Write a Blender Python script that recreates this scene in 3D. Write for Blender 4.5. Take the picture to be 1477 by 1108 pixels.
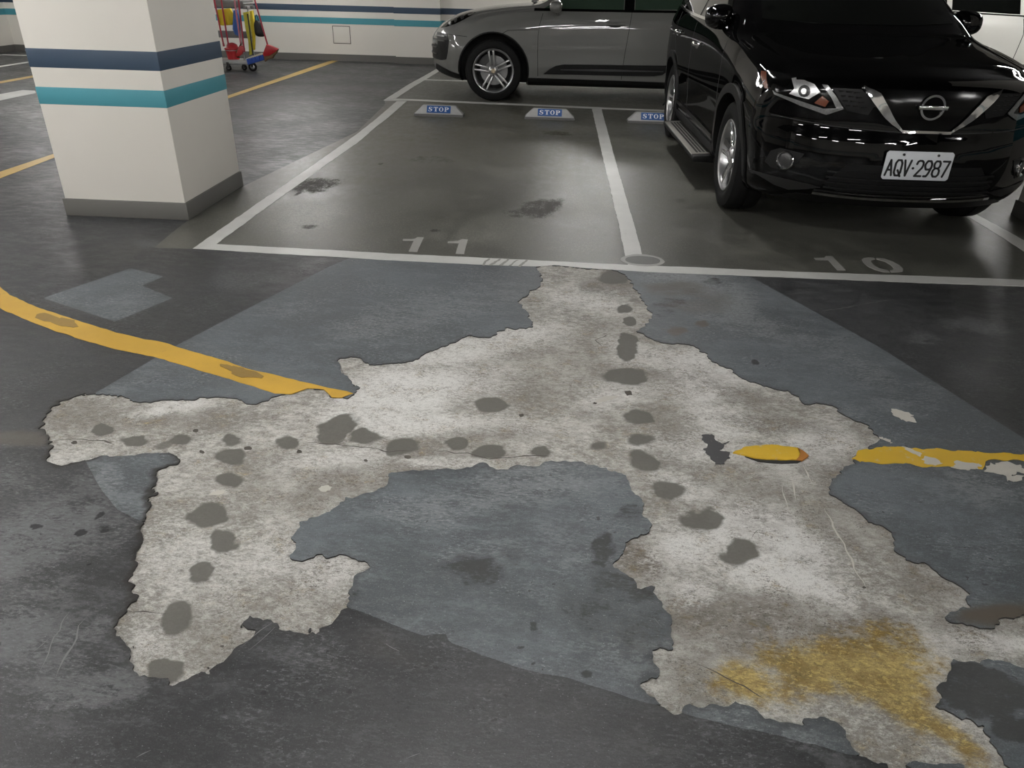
import bpy, bmesh, math, random
import numpy as np
from mathutils import Vector, Matrix
from mathutils.bvhtree import BVHTree
from mathutils.geometry import delaunay_2d_cdt

random.seed(7)
for _o in list(bpy.data.objects):
    bpy.data.objects.remove(_o)
SC = bpy.context.scene
COL = SC.collection
PI = math.pi

# ------------------------------------------------------------------ camera
F, PITCH, ROLL, YAW, CAMH = 1074.53, 0.4982, 0.0254, -0.0497, 1.4125
IW, IH = 1477.0, 1108.0
_cp, _sp, _cy, _sy = math.cos(PITCH), math.sin(PITCH), math.cos(YAW), math.sin(YAW)
C_FW = Vector((_sy*_cp, _cy*_cp, -_sp))
_rt = Vector((_cy, -_sy, 0.0))
_up = _rt.cross(C_FW)
C_RT = math.cos(ROLL)*_rt + math.sin(ROLL)*_up
C_UP = -math.sin(ROLL)*_rt + math.cos(ROLL)*_up
C_O = Vector((0, 0, CAMH))
cam_d = bpy.data.cameras.new('camera')
cam_d.sensor_width = 36.0
cam_d.lens = F*36.0/IW
cam_d.clip_start = 0.05
cam_o = bpy.data.objects.new('camera', cam_d)
cam_o.matrix_world = Matrix(((C_RT.x, C_UP.x, -C_FW.x, C_O.x),
                             (C_RT.y, C_UP.y, -C_FW.y, C_O.y),
                             (C_RT.z, C_UP.z, -C_FW.z, C_O.z), (0, 0, 0, 1)))
COL.objects.link(cam_o)
SC.camera = cam_o

def ray(px, py):
    return (C_FW + C_RT*((px-IW/2)/F) - C_UP*((py-IH/2)/F)).normalized()
def gp(px, py, z=0.0):
    d = ray(px, py); t = (z-CAMH)/d.z
    return (d.x*t, d.y*t)
def gps(pts, z=0.0):
    return [gp(a, b, z) for a, b in pts]
def on_plane(px, py, axis, val):
    d = ray(px, py); t = (val-C_O[axis])/d[axis]
    return C_O + d*t

# ------------------------------------------------------------------ world, exposure
W = bpy.data.worlds.new('world'); SC.world = W; W.use_nodes = True
W.node_tree.nodes['Background'].inputs[0].default_value = (0.9, 0.95, 1.0, 1)
W.node_tree.nodes['Background'].inputs[1].default_value = 0.03
SC.view_settings.view_transform = 'Standard'
SC.view_settings.look = 'None'
SC.view_settings.gamma = 1.0
SC.view_settings.use_curve_mapping = False
SC.view_settings.exposure = 0.0
LAMP_E = 150.0          # radiance of the fluorescent tubes
CEIL = 3.0
LAMP_Z = 2.50
# lamp battens: x, y, heading of the tube (0 = along x, 90 = along y)
LAMPS = [(-3.9, 2.3, 0), (-4.4, 12.9, 0), (-5.6, 4.3, 90), (-0.2, 2.0, 0), (0.6, 6.6, 90), (0.6, 12.9, 0), (5.2, 7.6, 90), (5.6, 8.9, 0),  # first batten is an unseen fill lamp added to brighten the pillar front
         (6.4, -0.4, 0), (-4.4, 8.6, 90), (-8.6, 8.6, 90), (-8.6, 12.9, 0), (-3.2, 0.9, 0), (-8.6, 3.4, 90),
         (-7.5, -2.8, 0), (-3.0, -2.8, 0), (0.6, -2.8, 0), (5.6, -4.4, 0), (-7.5, -7.0, 0), (-3.0, -7.0, 0), (0.9, -7.0, 0), (4.8, -7.0, 0)]

# ------------------------------------------------------------------ material helpers
class NT:
    def __init__(s, name):
        s.m = bpy.data.materials.new(name); s.m.use_nodes = True
        s.t = s.m.node_tree; s.n = s.t.nodes; s.l = s.t.links
        s.b = s.n['Principled BSDF']
    def new(s, typ, **kw):
        n = s.n.new(typ)
        for k, v in kw.items(): setattr(n, k, v)
        return n
    def put(s, sock, v):
        if isinstance(v, (int, float)): sock.default_value = v
        elif isinstance(v, (tuple, list)):
            sock.default_value = tuple(v) + (1,) if len(v) == 3 and sock.type == 'RGBA' else tuple(v)
        else: s.l.new(v, sock)
    def math(s, op, a, b=0.0, c=None, clamp=False):
        n = s.new('ShaderNodeMath', operation=op, use_clamp=clamp)
        s.put(n.inputs[0], a); s.put(n.inputs[1], b)
        if c is not None: s.put(n.inputs[2], c)
        return n.outputs[0]
    def mix(s, f, a, b, blend='MIX'):
        n = s.new('ShaderNodeMix', data_type='RGBA', blend_type=blend)
        s.put(n.inputs[0], f); s.put(n.inputs[6], a); s.put(n.inputs[7], b)
        return n.outputs[2]
    def obj(s, scale=(1, 1, 1), rot=(0, 0, 0)):
        g = s.new('ShaderNodeNewGeometry')
        m = s.new('ShaderNodeMapping')
        s.l.new(g.outputs['Position'], m.inputs[0])
        m.inputs['Scale'].default_value = scale; m.inputs['Rotation'].default_value = rot
        return m.outputs[0]
    def noise(s, scale, detail=4, rough=0.55, vec=None, dist=0.0):
        n = s.new('ShaderNodeTexNoise')
        n.inputs['Scale'].default_value = scale; n.inputs['Detail'].default_value = detail
        n.inputs['Roughness'].default_value = rough; n.inputs['Distortion'].default_value = dist
        if vec is not None: s.l.new(vec, n.inputs['Vector'])
        return n.outputs['Fac']
    def voro(s, scale, vec=None, feature='F1'):
        n = s.new('ShaderNodeTexVoronoi', feature=feature)
        n.inputs['Scale'].default_value = scale
        if vec is not None: s.l.new(vec, n.inputs['Vector'])
        return n.outputs['Distance']
    def step(s, v, lo, hi):
        n = s.new('ShaderNodeMapRange', interpolation_type='SMOOTHSTEP')
        s.put(n.inputs[0], v); n.inputs[1].default_value = lo; n.inputs[2].default_value = hi
        return n.outputs[0]
    def attr(s, name):
        a = s.new('ShaderNodeAttribute', attribute_name=name)
        sp = s.new('ShaderNodeSeparateColor'); s.l.new(a.outputs['Color'], sp.inputs[0])
        return sp.outputs[0], sp.outputs[1], sp.outputs[2], a.outputs['Alpha']
    def bump(s, h, strength=0.3, dist=0.002):
        n = s.new('ShaderNodeBump'); n.inputs['Strength'].default_value = strength
        n.inputs['Distance'].default_value = dist; s.l.new(h, n.inputs['Height'])
        s.l.new(n.outputs[0], s.b.inputs['Normal'])
    def base(s, c): s.put(s.b.inputs['Base Color'], c)
    def rough(s, v): s.put(s.b.inputs['Roughness'], v)

def pmat(name, col, rough=0.5, metal=0.0, coat=0.0, vary=0.06, nscale=30.0, bump=0.0, spec=None, emit=None, estr=0.0):
    t = NT(name)
    v = t.obj()
    n = t.noise(nscale, 4, 0.6, v)
    lo = tuple(c*(1-vary) for c in col); hi = tuple(min(1, c*(1+vary)) for c in col)
    t.base(t.mix(n, lo, hi)); t.rough(rough)
    t.b.inputs['Metallic'].default_value = metal
    t.b.inputs['Coat Weight'].default_value = coat
    t.b.inputs['Coat Roughness'].default_value = 0.03
    if spec is not None: t.b.inputs['Specular IOR Level'].default_value = spec
    if bump: t.bump(n, bump, 0.002)
    if emit is not None:
        t.put(t.b.inputs['Emission Color'], emit); t.b.inputs['Emission Strength'].default_value = estr
    return t.m

# ------------------------------------------------------------------ object helpers
def link(o, parent=None):
    COL.objects.link(o)
    if parent is not None: o.parent = parent
    return o
def tag(o, label=None, cat=None, group=None, kind=None):
    if label: o['label'] = label
    if cat: o['category'] = cat
    if group: o['group'] = group
    if kind: o['kind'] = kind
    return o
def empty(name, loc=(0, 0, 0), rz=0.0, label=None, cat=None, group=None, kind=None):
    o = bpy.data.objects.new(name, None); o.location = loc; o.rotation_euler = (0, 0, rz)
    o.empty_display_size = 0.1
    link(o); return tag(o, label, cat, group, kind)
def meshobj(name, verts, faces, mat, parent=None, smooth=False, mats=None, midx=None):
    me = bpy.data.meshes.new(name)
    me.from_pydata([tuple(v) for v in verts], [], [tuple(f) for f in faces])
    for m in (mats or [mat]): me.materials.append(m)
    if midx is not None: me.polygons.foreach_set('material_index', midx)
    if smooth: me.polygons.foreach_set('use_smooth', [True]*len(me.polygons))
    me.update()
    return link(bpy.data.objects.new(name, me), parent)
def bmobj(name, bm, mat, parent=None, smooth=False, angle=None):
    bmesh.ops.recalc_face_normals(bm, faces=bm.faces)
    me = bpy.data.meshes.new(name); bm.to_mesh(me); bm.free()
    me.materials.append(mat)
    if smooth or angle:
        me.polygons.foreach_set('use_smooth', [True]*len(me.polygons))
    if angle: me.set_sharp_from_angle(angle=math.radians(angle))
    me.update()
    return link(bpy.data.objects.new(name, me), parent)

class MB:
    """collects simple shapes into one mesh"""
    def __init__(s): s.v = []; s.f = []
    def add(s, v, f):
        o = len(s.v); s.v += [tuple(p) for p in v]; s.f += [tuple(i+o for i in q) for q in f]; return s
    def box(s, lo, hi, M=None):
        x0, y0, z0 = lo; x1, y1, z1 = hi
        v = [Vector(p) for p in ((x0,y0,z0),(x1,y0,z0),(x1,y1,z0),(x0,y1,z0),(x0,y0,z1),(x1,y0,z1),(x1,y1,z1),(x0,y1,z1))]
        if M: v = [M @ p for p in v]
        return s.add(v, [(0,3,2,1),(4,5,6,7),(0,1,5,4),(1,2,6,5),(2,3,7,6),(3,0,4,7)])
    def tube(s, pts, r, n=10, caps=True):
        pts = [Vector(p) for p in pts]; rs = r if isinstance(r, (list, tuple)) else [r]*len(pts)
        v = []; f = []
        up = None
        for i, p in enumerate(pts):
            d = (pts[min(i+1, len(pts)-1)] - pts[max(i-1, 0)]).normalized()
            if up is None: up = Vector((0, 0, 1)) if abs(d.z) < 0.9 else Vector((1, 0, 0))
            a = d.cross(up).normalized(); b = a.cross(d).normalized(); up = b
            for k in range(n):
                t = 2*PI*k/n; v.append(p + a*(rs[i]*math.cos(t)) + b*(rs[i]*math.sin(t)))
        for i in range(len(pts)-1):
            for k in range(n):
                f.append((i*n+k, i*n+(k+1) % n, (i+1)*n+(k+1) % n, (i+1)*n+k))
        if caps: f += [tuple(range(n))[::-1], tuple(range((len(pts)-1)*n, len(pts)*n))]
        return s.add(v, f)
    def lathe(s, prof, n=32, axis='z', M=None, close=False):
        v = []; f = []
        for (r, h) in prof:
            for k in range(n):
                t = 2*PI*k/n; c, q = r*math.cos(t), r*math.sin(t)
                v.append(Vector((c, q, h)) if axis == 'z' else Vector((h, c, q)))
        m = len(prof)
        for i in range(m if close else m-1):
            j = (i+1) % m
            for k in range(n):
                f.append((i*n+k, i*n+(k+1) % n, j*n+(k+1) % n, j*n+k))
        if not close: f += [tuple(range(n))[::-1], tuple(range((m-1)*n, m*n))]
        if M: v = [M @ p for p in v]
        return s.add(v, f)
    def prism(s, pts, lo, hi, plane='xy', M=None):
        """2-D outline extruded between lo and hi along the missing axis"""
        n = len(pts)
        def mk(a, b, h):
            return Vector({'xy': (a, b, h), 'xz': (a, h, b), 'yz': (h, a, b)}[plane])
        v = [mk(a, b, lo) for a, b in pts] + [mk(a, b, hi) for a, b in pts]
        if M: v = [M @ p for p in v]
        f = [tuple(range(n))[::-1], tuple(range(n, 2*n))] + [(i, (i+1) % n, n+(i+1) % n, n+i) for i in range(n)]
        return s.add(v, f)
    def build(s, name, mat, parent=None, angle=None, bevel=0.0, seg=2):
        bm = bmesh.new()
        vs = [bm.verts.new(p) for p in s.v]
        for q in s.f:
            try: bm.faces.new([vs[i] for i in q])
            except ValueError: pass
        if bevel:
            bmesh.ops.recalc_face_normals(bm, faces=bm.faces)
            es = [e for e in bm.edges if len(e.link_faces) == 2 and e.calc_face_angle(0) > 0.6]
            bmesh.ops.bevel(bm, geom=es, offset=bevel, segments=seg, profile=0.5, affect='EDGES', clamp_overlap=True)
        return bmobj(name, bm, mat, parent, angle=angle or (35 if bevel else None))

def copy_tree(o, parent=None):
    c = o.copy(); COL.objects.link(c); c.parent = parent
    for ch in list(o.children): copy_tree(ch, c)
    return c

# 2-D helpers ---------------------------------------------------------------
_rng = np.random.default_rng(11)
_LAT = _rng.random((256, 256))
def vnoise(x, y, f, seed=0):
    x = np.asarray(x)*f + seed*17.31; y = np.asarray(y)*f + seed*9.77
    xi = np.floor(x).astype(int); yi = np.floor(y).astype(int)
    fx = x-xi; fy = y-yi; fx = fx*fx*(3-2*fx); fy = fy*fy*(3-2*fy)
    a = _LAT[xi & 255, yi & 255]; b = _LAT[(xi+1) & 255, yi & 255]
    c = _LAT[xi & 255, (yi+1) & 255]; d = _LAT[(xi+1) & 255, (yi+1) & 255]
    return (a*(1-fx)+b*fx)*(1-fy)+(c*(1-fx)+d*fx)*fy - 0.5
def fbm(x, y, f, octs=4, gain=0.55, seed=0):
    r = 0; a = 1.0
    for i in range(octs): r = r + a*vnoise(x, y, f*(2.03**i), seed+i*3); a *= gain
    return r
def sstep(v, lo, hi):
    t = np.clip((v-lo)/(hi-lo), 0, 1); return t*t*(3-2*t)
def poly_sdf(X, Y, pts):
    """signed distance, positive inside"""
    P = np.array(pts, float); Q = np.roll(P, -1, 0)
    d2 = np.full(X.shape, 1e9); ins = np.zeros(X.shape, bool)
    for (ax, ay), (bx, by) in zip(P, Q):
        ex, ey = bx-ax, by-ay; L = ex*ex+ey*ey+1e-12
        wx, wy = X-ax, Y-ay
        t = np.clip((wx*ex+wy*ey)/L, 0, 1)
        qx, qy = wx-ex*t, wy-ey*t
        np.minimum(d2, qx*qx+qy*qy, out=d2)
        if ay != by:
            c = ((ay > Y) != (by > Y)) & (X < (bx-ax)*(Y-ay)/(by-ay)+ax)
            ins ^= c
    d = np.sqrt(d2)
    return np.where(ins, d, -d)
# =================================================================== FLOOR
def axis_coords(a, b, fine0, fine1, h, grow=1.12, hmax=0.12):
    mid = list(np.arange(fine0, fine1+1e-6, h))
    lo = []; x = fine0; s = h
    while x > a: s = min(s*grow, hmax); x -= s; lo.append(max(x, a))
    hi = []; x = mid[-1]; s = h
    while x < b: s = min(s*grow, hmax); x += s; hi.append(min(x, b))
    return np.array(lo[::-1]+mid+hi)
X0, X1, Y0, Y1 = -10.3, 9.1, -9.5, 14.9
GXc = axis_coords(X0, X1, -2.35, 2.75, 0.0095)
GYc = axis_coords(Y0, Y1, 0.84, 4.15, 0.0090)
GX, GY = np.meshgrid(GXc, GYc, indexing='ij')
_fi = np.where((GXc > -2.6) & (GXc < 3.0))[0]; _fj = np.where((GYc > 0.6) & (GYc < 4.45))[0]
FS = (slice(_fi[0], _fi[-1]+1), slice(_fj[0], _fj[-1]+1))       # window with the fine detail
FX, FY = GX[FS], GY[FS]
def fine_sdf(pxpts, world=False):
    r = np.full(GX.shape, -3.0)
    r[FS] = poly_sdf(FX, FY, pxpts if world else gps(pxpts)); return r

# --- outlines read off the photograph, on the floor plane ---
BARE_PX = [(772,385),(785,380.8),(832,385),(862,387),(890,390),(905,397),(911,410),(927,434),(940,454),(932,466),(920,478),(937,487),(961,496),
 (977,494.6),(994,498.6),(1014,509),(1031,524),(1050,534),(1068,546),(1092,555.5),(1112,559.6),(1136,564.7),(1149.6,573),(1160,582.3),(1180,580),
 (1200,584),(1221,598.5),(1244,608.7),(1261,620.5),(1275,631),(1266,640),(1259.7,646),(1237.7,654.4),(1231,668),(1221,673),(1204,685),(1192,701.7),
 (1207,718.7),(1227,727),(1241,739),(1254.6,753),(1280,768.5),(1286.7,790.5),(1307,805.8),(1336,812.5),(1359.5,829.5),(1390,849.8),(1400,858),(1402,878.6),
 (1368,889.7),(1413.7,902),(1430.6,905),(1444,894),(1477,892),(1560,893),(1565,968),(1477,966.6),(1434,956),(1383,960),(1363,976.7),(1353,997),(1351,1020.7),(1383,1041),
 (1420.5,1047.8),(1427,1071.5),(1451,1098.6),(1462,1125),(1450,1150),(1405,1140),(1393.4,1105),(1369.7,1091.8),(1346,1086.8),(1315.5,1091.8),(1303.7,1097),(1300,1150),(1282,1150),
 (1275,1100),(1234,1076.6),(1226,1061),(1214,1047.8),(1187,1035),(1166.6,1039),(1129,1046),(1102,1034),(1061.6,1017),(1034.5,1013),(997,1017),(977,1026),(971,1029),
 (957,1024),(937,1004),(923.5,990),(933.6,982),(945.5,975),(945.5,963),(942,953),(935,934.4),(950.6,929),(967.5,932.7),(959,882),(950.6,865),(937,844.7),(923.5,848),
 (915,834.6),(900,824.4),(881,817.6),(883,805.8),(900,797),(901.5,784),(923.5,773.6),(940,756.7),(935,738),(930,722),(913,703.5),(896.4,685),(862.5,676.4),(839,668),(812,664.5),
 (768,669.6),(717,674.7),(690,669.6),(666,676),(615,676.4),(581.6,679.7),(556,684.8),(553,700),(531,713.6),(500,718),(477,735),(453.6,746.5),(430,751.6),(413,777),(424.8,784),(423,802),
 (442,811.5),(457,804.8),(497,804),(527,814),(517,826),(500,854),(487.5,878.6),(474,899),(457,912.4),(423,907.3),(403,899),(379,892),(354,891.4),(340,905.7),(355.5,910.7),(355.5,919),
 (328.4,932.7),(318,953),(298,970),(271,985),(243.7,988.6),(227,982),(206.5,970),(184.5,954.7),(184.5,936),(166,912.4),(174,895.5),(179.4,878.6),(193,858),(188,838),(194.6,811),(206.5,784),
 (201.4,760),(212,739.5),(220,708.5),(223.4,678),(250.5,669.6),(260.7,656),(237,651),(189.6,657.7),(152,659.4),(122,664.5),(88,670.6),(73,662.8),(69.4,641),(57.5,617),(67.7,597),(88,576.5),
 (118.5,568),(155.7,569.7),(193,576.5),(217,581.6),(240,574),(298,574.8),(325,572),(348.7,576.5),(369,582.6),(406,569.7),(420,568.7),(443.5,559.6),(470.5,560.6),(479,573),(500,572),(507,566),
 (515.5,558),(504,546),(485,520.6),(507,514),(534,524),(561,524),(595,519),(615,509),(656,493.6),(676,485),(710,487),(730.5,471.6),(768,471.6),(763,453),(749,434),(761,424),(778,412),(781,399)]
BLUE_PX = [(505,372),(477,383.5),(379,434),(257,497),(139,566),(110,600),(123.6,664.5),(139,695),(152,715),(169,735),(205,752),(400,830),(492,873.5),(524,883.6),(564.6,899),(612,917.5),(642.5,914),
 (649,926),(690,943),(761,966.6),(805,975),(997,1032.6),(1275,1098.6),(1420,1136),(1700,1210),(2050,1160),(1750,800),(1477,632.4),(1264.7,498.6),(1085,400.5),(1000,380),(700,372)]
PATCH_PX = [(62,430),(188,387),(236,399),(205,412),(249,430),(166,464)]
BAY_W = gps([(278,359),(222,357.5),(250,334),(270,319),(352,268),(515,190),(556,150),(554,144),(619,108)])
BAY_W = BAY_W + [(BAY_W[-1][0]+0.6, Y1+1), (X1+1, Y1+1), (X1+1, gp(1477, 409)[1]+0.09)] + gps([(1477,409),(1020,391),(760,380),(460,364)])

bare = fine_sdf(BARE_PX)
_rag = np.zeros(GX.shape)
_rag[FS] = 0.026*fbm(FX, FY, 9, 5, 0.68, 1) + 0.016*fbm(FX, FY, 38, 2, 0.7, 5)
bare = bare + _rag
blue = fine_sdf(BLUE_PX); blue[FS] += 0.006*fbm(FX, FY, 12, 4, 0.6, 3)*sstep(GY[FS], 2.2, 1.4)
patch = np.full(GX.shape, -3.0); patch = poly_sdf(GX, GY, gps(PATCH_PX))
blue = np.maximum(blue, patch)
bay = poly_sdf(GX, GY, BAY_W)

# soft masks -----------------------------------------------------------------
def blob(masks, ch, px, py, rx, ry, ang=0.0, amp=1.0, soft=0.45, ragged=0.25, win=FS, pw=1.0):
    """soft stain lying on the floor: centre and half-axes as seen, laid out on the ground"""
    cxy = np.array(gp(px, py)); ca, sa = math.cos(math.radians(ang)), math.sin(math.radians(ang))
    ax = (np.array(gp(px+rx*ca, py+rx*sa))-np.array(gp(px-rx*ca, py-rx*sa)))/2
    ay = (np.array(gp(px-ry*sa, py+ry*ca))-np.array(gp(px+ry*sa, py-ry*ca)))/2
    A = np.linalg.inv(np.stack([ax, ay], 1))
    x = GX[win]-cxy[0]; y = GY[win]-cxy[1]
    u = A[0, 0]*x+A[0, 1]*y; v = A[1, 0]*x+A[1, 1]*y
    sz = np.linalg.norm(ax)
    r = np.sqrt(u*u+v*v) + ragged*2*fbm(GX[win], GY[win], 0.9/max(sz, 0.02), 3, 0.6, int(px) % 13)
    m = amp*sstep(r, 1+soft, 1-soft)**pw
    masks[ch][win] = np.maximum(masks[ch][win], m)
def blobs(masks, ch, lst, **kw):
    for b in lst:
        blob(masks, ch, *b[:4], ang=b[4] if len(b) > 4 else 0.0, amp=b[5] if len(b) > 5 else 1.0, **kw)
def newmasks(): return [np.zeros(GX.shape) for _ in range(4)]
ALL = (slice(None), slice(None))

# bare concrete: 0 damp, 1 ochre, 2 brown dirt, 3 white powder
mb = newmasks()
DAMP = [(147,620,15,9),(193,635.5,18,9),(262,632,19,8,-5,.8),(236,640,14,7,-20,.6),(334,633,15,10),(335,659,24,13),(332,690,22,11),(414.7,636,15,9),(490,614,26,17,-25),(478,627,24,12,-15),
 (303,740,26,17,-15),(321.6,777.7,22,18),(289,824.5,17,16,-20),(252,888,21,23,20),(236,965,28,17),(527.5,629,20,12),(577,642,24,13,-10),(661,637,20,10),(707,651,27,10),(779.6,650,19,8),
 (710,584,23,10),(864,642,15,8,0,.7),(923,634,23,9,-5,.75),(928,663,26,13,25),(967.5,704,25,12,15),(923.5,600,20,10),(903,540,29,11,3),(905,488,15,9),(904,505,15,12),(908,462,10,6),(900,444,13,6),
 (915,432,12,4,0,.5),(884,398.5,22,10),(1018,750,27,18),(1067,796,28,18),(1099,892,18,12,0,.45),(1180,905,16,9,0,.4),(840,437,14,6,0,.35),(850,415,22,8,0,.4),(955,668,12,8,0,.4)]
blobs(mb, 0, DAMP, soft=0.42, ragged=0.28)
OCH = fine_sdf([(1011,970),(1045,943),(1095,926),(1140,924),(1197,912),(1254,885),(1315,892),(1353,916),(1376,950),(1353,990),(1353,1024),(1400,1048),(1430,1082),(1447,1108),(1450,1140),(1400,1130),(1366,1078),
 (1315,1058),(1265,1038),(1214,1021),(1166,1037),(1095,1021),(1038,1007)])
mb[1] = sstep(OCH+0.03*fbm(GX, GY, 6, 3), -0.035, 0.075)
m_ = newmasks(); blobs(m_, 0, [(1130,950,75,14,30),(1240,960,120,30,20),(1330,1020,45,40,40),(1060,965,40,16,40),(1165,927,34,6,15),(1370,1055,45,14,35)], soft=0.8)
mb[1] = mb[1]*np.clip(0.52+0.6*m_[0], 0, 1)
blobs(mb, 2, [(880,410,55,22,10,.45),(800,520,150,40,-10,.22),(560,690,70,26,-20,.5),(480,700,60,26,-20,.5),(640,655,90,18,0,.3),(1040,560,90,16,20,.45),(1120,610,60,10,5,.4),(1300,780,80,26,35,.45),(1330,830,60,26,30,.5),
 (1230,700,50,60,20,.45),(1100,900,100,34,10,.6),(1000,900,46,26,0,.6),(930,812,46,22,20,.75),(985,880,30,40,0,.4),(1240,910,70,30,10,.7),(1380,900,60,24,0,.4),(960,600,40,60,0,.3),(1110,940,60,20,30,.5),
 (120,600,60,24,0,.35),(300,600,60,18,0,.3),(350,700,70,40,0,.22),(430,850,70,40,-20,.25),(300,920,70,40,0,.25),(1100,720,70,50,20,.35),(1000,980,40,40,0,.4),(720,620,50,16,0,.3),(760,560,60,14,0,.28),(860,600,50,20,0,.25),
 (950,545,60,16,10,.35),(820,690,120,14,0,.45),(1050,690,60,30,0,.3),(1200,760,50,50,0,.35)], soft=0.8, ragged=0.5)
blobs(mb, 3, [(268,581,34,10,-4,1),(245,588,45,7,-8,.8),(700,500,120,22,-12,.7),(620,560,110,26,-8,.8),(560,600,90,20,0,.65),(640,610,110,14,0,.7),(930,505,60,20,20,.7),(1010,540,55,28,20,.75),(880,560,60,20,0,.5),
 (1150,790,75,34,30,.9),(1080,760,60,30,10,.85),(1120,830,80,30,15,.9),(985,790,50,36,0,.75),(950,640,40,16,0,.5),(985,705,40,16,10,.6),(850,430,60,16,0,.5),(475,820,50,26,-10,.55),(400,800,40,40,0,.35),(230,930,40,30,0,.35),
 (1040,600,60,26,10,.5),(1180,640,60,24,10,.5),(1000,850,30,16,0,.7),(1420,925,70,14,5,.85),(1010,640,50,20,0,.5),(313,709,12,5,0,.9),(280,800,70,60,0,.3),(500,660,80,12,-3,.5),(640,665,60,6,0,.6),(560,545,50,18,0,.6)], soft=0.7, ragged=0.4)
# coatings: 0 pale scuffs, 1 black marks, 2 brown, 3 edge shadow painted close to the broken rim
mc = newmasks()
blobs(mc, 0, [(60,780,90,60,0,.75),(40,700,60,30,0,.5),(150,700,60,30,-20,.6),(130,740,70,36,-25,.75),(40,900,60,50,0,.75),(90,930,60,50,-50,.8),(150,990,60,20,-10,.75),(60,860,70,30,0,.6),(640,450,110,30,-15,.5),(560,470,70,20,-15,.5),
 (700,720,90,24,0,.6),(800,700,100,26,0,.55),(600,730,60,20,0,.5),(1060,440,26,26,-75,.7),(1010,410,40,14,10,.75),(960,400,30,8,0,.6),(1080,470,70,12,20,.5),(1200,500,70,12,15,.4),(1400,470,40,9,10,.65),(1330,490,30,8,0,.45),
 (1250,540,60,20,20,.4),(1400,700,60,24,0,.5),(1300,580,50,20,0,.35),(350,400,40,12,0,.4),(200,350,30,8,0,.5),(430,440,50,14,0,.3),(160,440,60,14,0,.3),(900,940,60,30,10,.35),(830,790,70,30,10,.35),(1150,1070,80,20,15,.3),
 (470,960,60,30,0,.3),(1400,540,50,12,20,.25),(700,790,50,16,0,.45),(240,520,60,10,-30,.25),(1440,1000,50,30,0,.4)], soft=0.9, ragged=0.55)
blobs(mc, 1, [(53,760,8,4),(152,763,9,5),(115,768,9,4),(129,815,5,2),(81,842,5,2),(145,742,12,4,-40),(650,815,60,22,10,.75),(690,830,40,14,0,.6),(740,800,36,12,0,.5),(870,795,18,16,-60,.85),(880,850,50,40,30,.55),(930,900,40,40,0,.5),
 (910,740,20,16,0,.6),(820,850,60,50,20,.4),(770,905,8,7,80,.7),(860,880,60,40,20,.45),(750,935,5,3),(771,957,4,3),(845,972,6,4),(300,930,50,40,0,.35),(420,1000,120,50,0,.35),(560,1000,120,60,0,.35),(1420,1000,60,34,10,.9),(1400,970,50,16,5,.9),
 (1450,1050,40,16,20,.9),(520,860,14,8,30,.5),(1090,522,5,3),(1030,406,14,5,0,.6),(960,440,30,14,0,.45),(1250,470,60,14,10,.3),(1440,1030,20,10,30,.9)], soft=0.6, ragged=0.6)
blobs(mc, 2, [(30,632,62,9,2,.8),(976,478,15,6,0,1),(1011,467,10,4,0,1),(985,420,60,14,5,.7),(1000,440,50,12,0,.5),(768,455,6,8,0,.6),(1440,884,60,12,-5,1),(1420,893,30,9,10,.9),(80,463,20,5,8,.0),(950,1050,60,40,0,.12),(760,1010,100,40,10,.15),(560,940,60,20,15,.2),(500,960,40,20,0,.15)], soft=0.5, ragged=0.4)
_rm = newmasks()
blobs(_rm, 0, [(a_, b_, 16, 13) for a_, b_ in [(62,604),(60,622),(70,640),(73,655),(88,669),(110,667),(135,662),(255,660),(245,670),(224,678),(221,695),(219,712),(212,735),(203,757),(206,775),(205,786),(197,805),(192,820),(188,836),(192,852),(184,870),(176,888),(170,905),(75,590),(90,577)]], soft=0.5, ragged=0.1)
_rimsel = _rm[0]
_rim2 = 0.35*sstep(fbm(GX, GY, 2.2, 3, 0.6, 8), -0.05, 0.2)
mc[3] = np.clip(sstep(bare, -0.017, -0.006)*np.clip(_rimsel+_rim2, 0, 1), 0, 1)  # dark edge shadow put into the coating colour, strongest on the left
# bay floor: 0 pale, 1 dark stains, 2 olive/brown, 3 unused
my = newmasks()
blobs(my, 1, [(455,268,38,9,-3,.8),(470,262,30,7,0,.6),(432,279,5,2),(625,230,45,6,2,.5),(780,300,36,13,-5,.8),(760,307,30,8,0,.6),(805,192,26,3,4,.8),(700,215,80,30,0,.25),(628,332,9,2,0,.9),(850,330,60,30,10,.3),(560,285,60,30,0,.25),(590,200,60,6,0,.3),(445,327,20,3,0,.7),(550,235,5,2)], win=ALL, soft=0.6, ragged=0.35)
blobs(my, 0, [(430,310,60,30,0,.6),(640,340,90,14,0,.4),(820,240,10,60,8,.35),(840,300,14,40,-30,.35),(880,250,30,60,0,.3),(560,320,60,20,0,.35),(720,330,40,16,0,.3),(970,250,40,60,20,.25),(700,280,60,20,0,.2)], win=ALL, soft=0.9, ragged=0.5)  # first blob paints the lamp highlight on the bay floor as pale colour
blobs(my, 2, [(650,190,200,30,0,.5),(620,160,200,12,0,.5),(800,190,30,4,0,.6),(780,220,80,30,0,.4),(520,260,50,10,0,.4)], win=ALL, soft=0.9)

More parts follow.
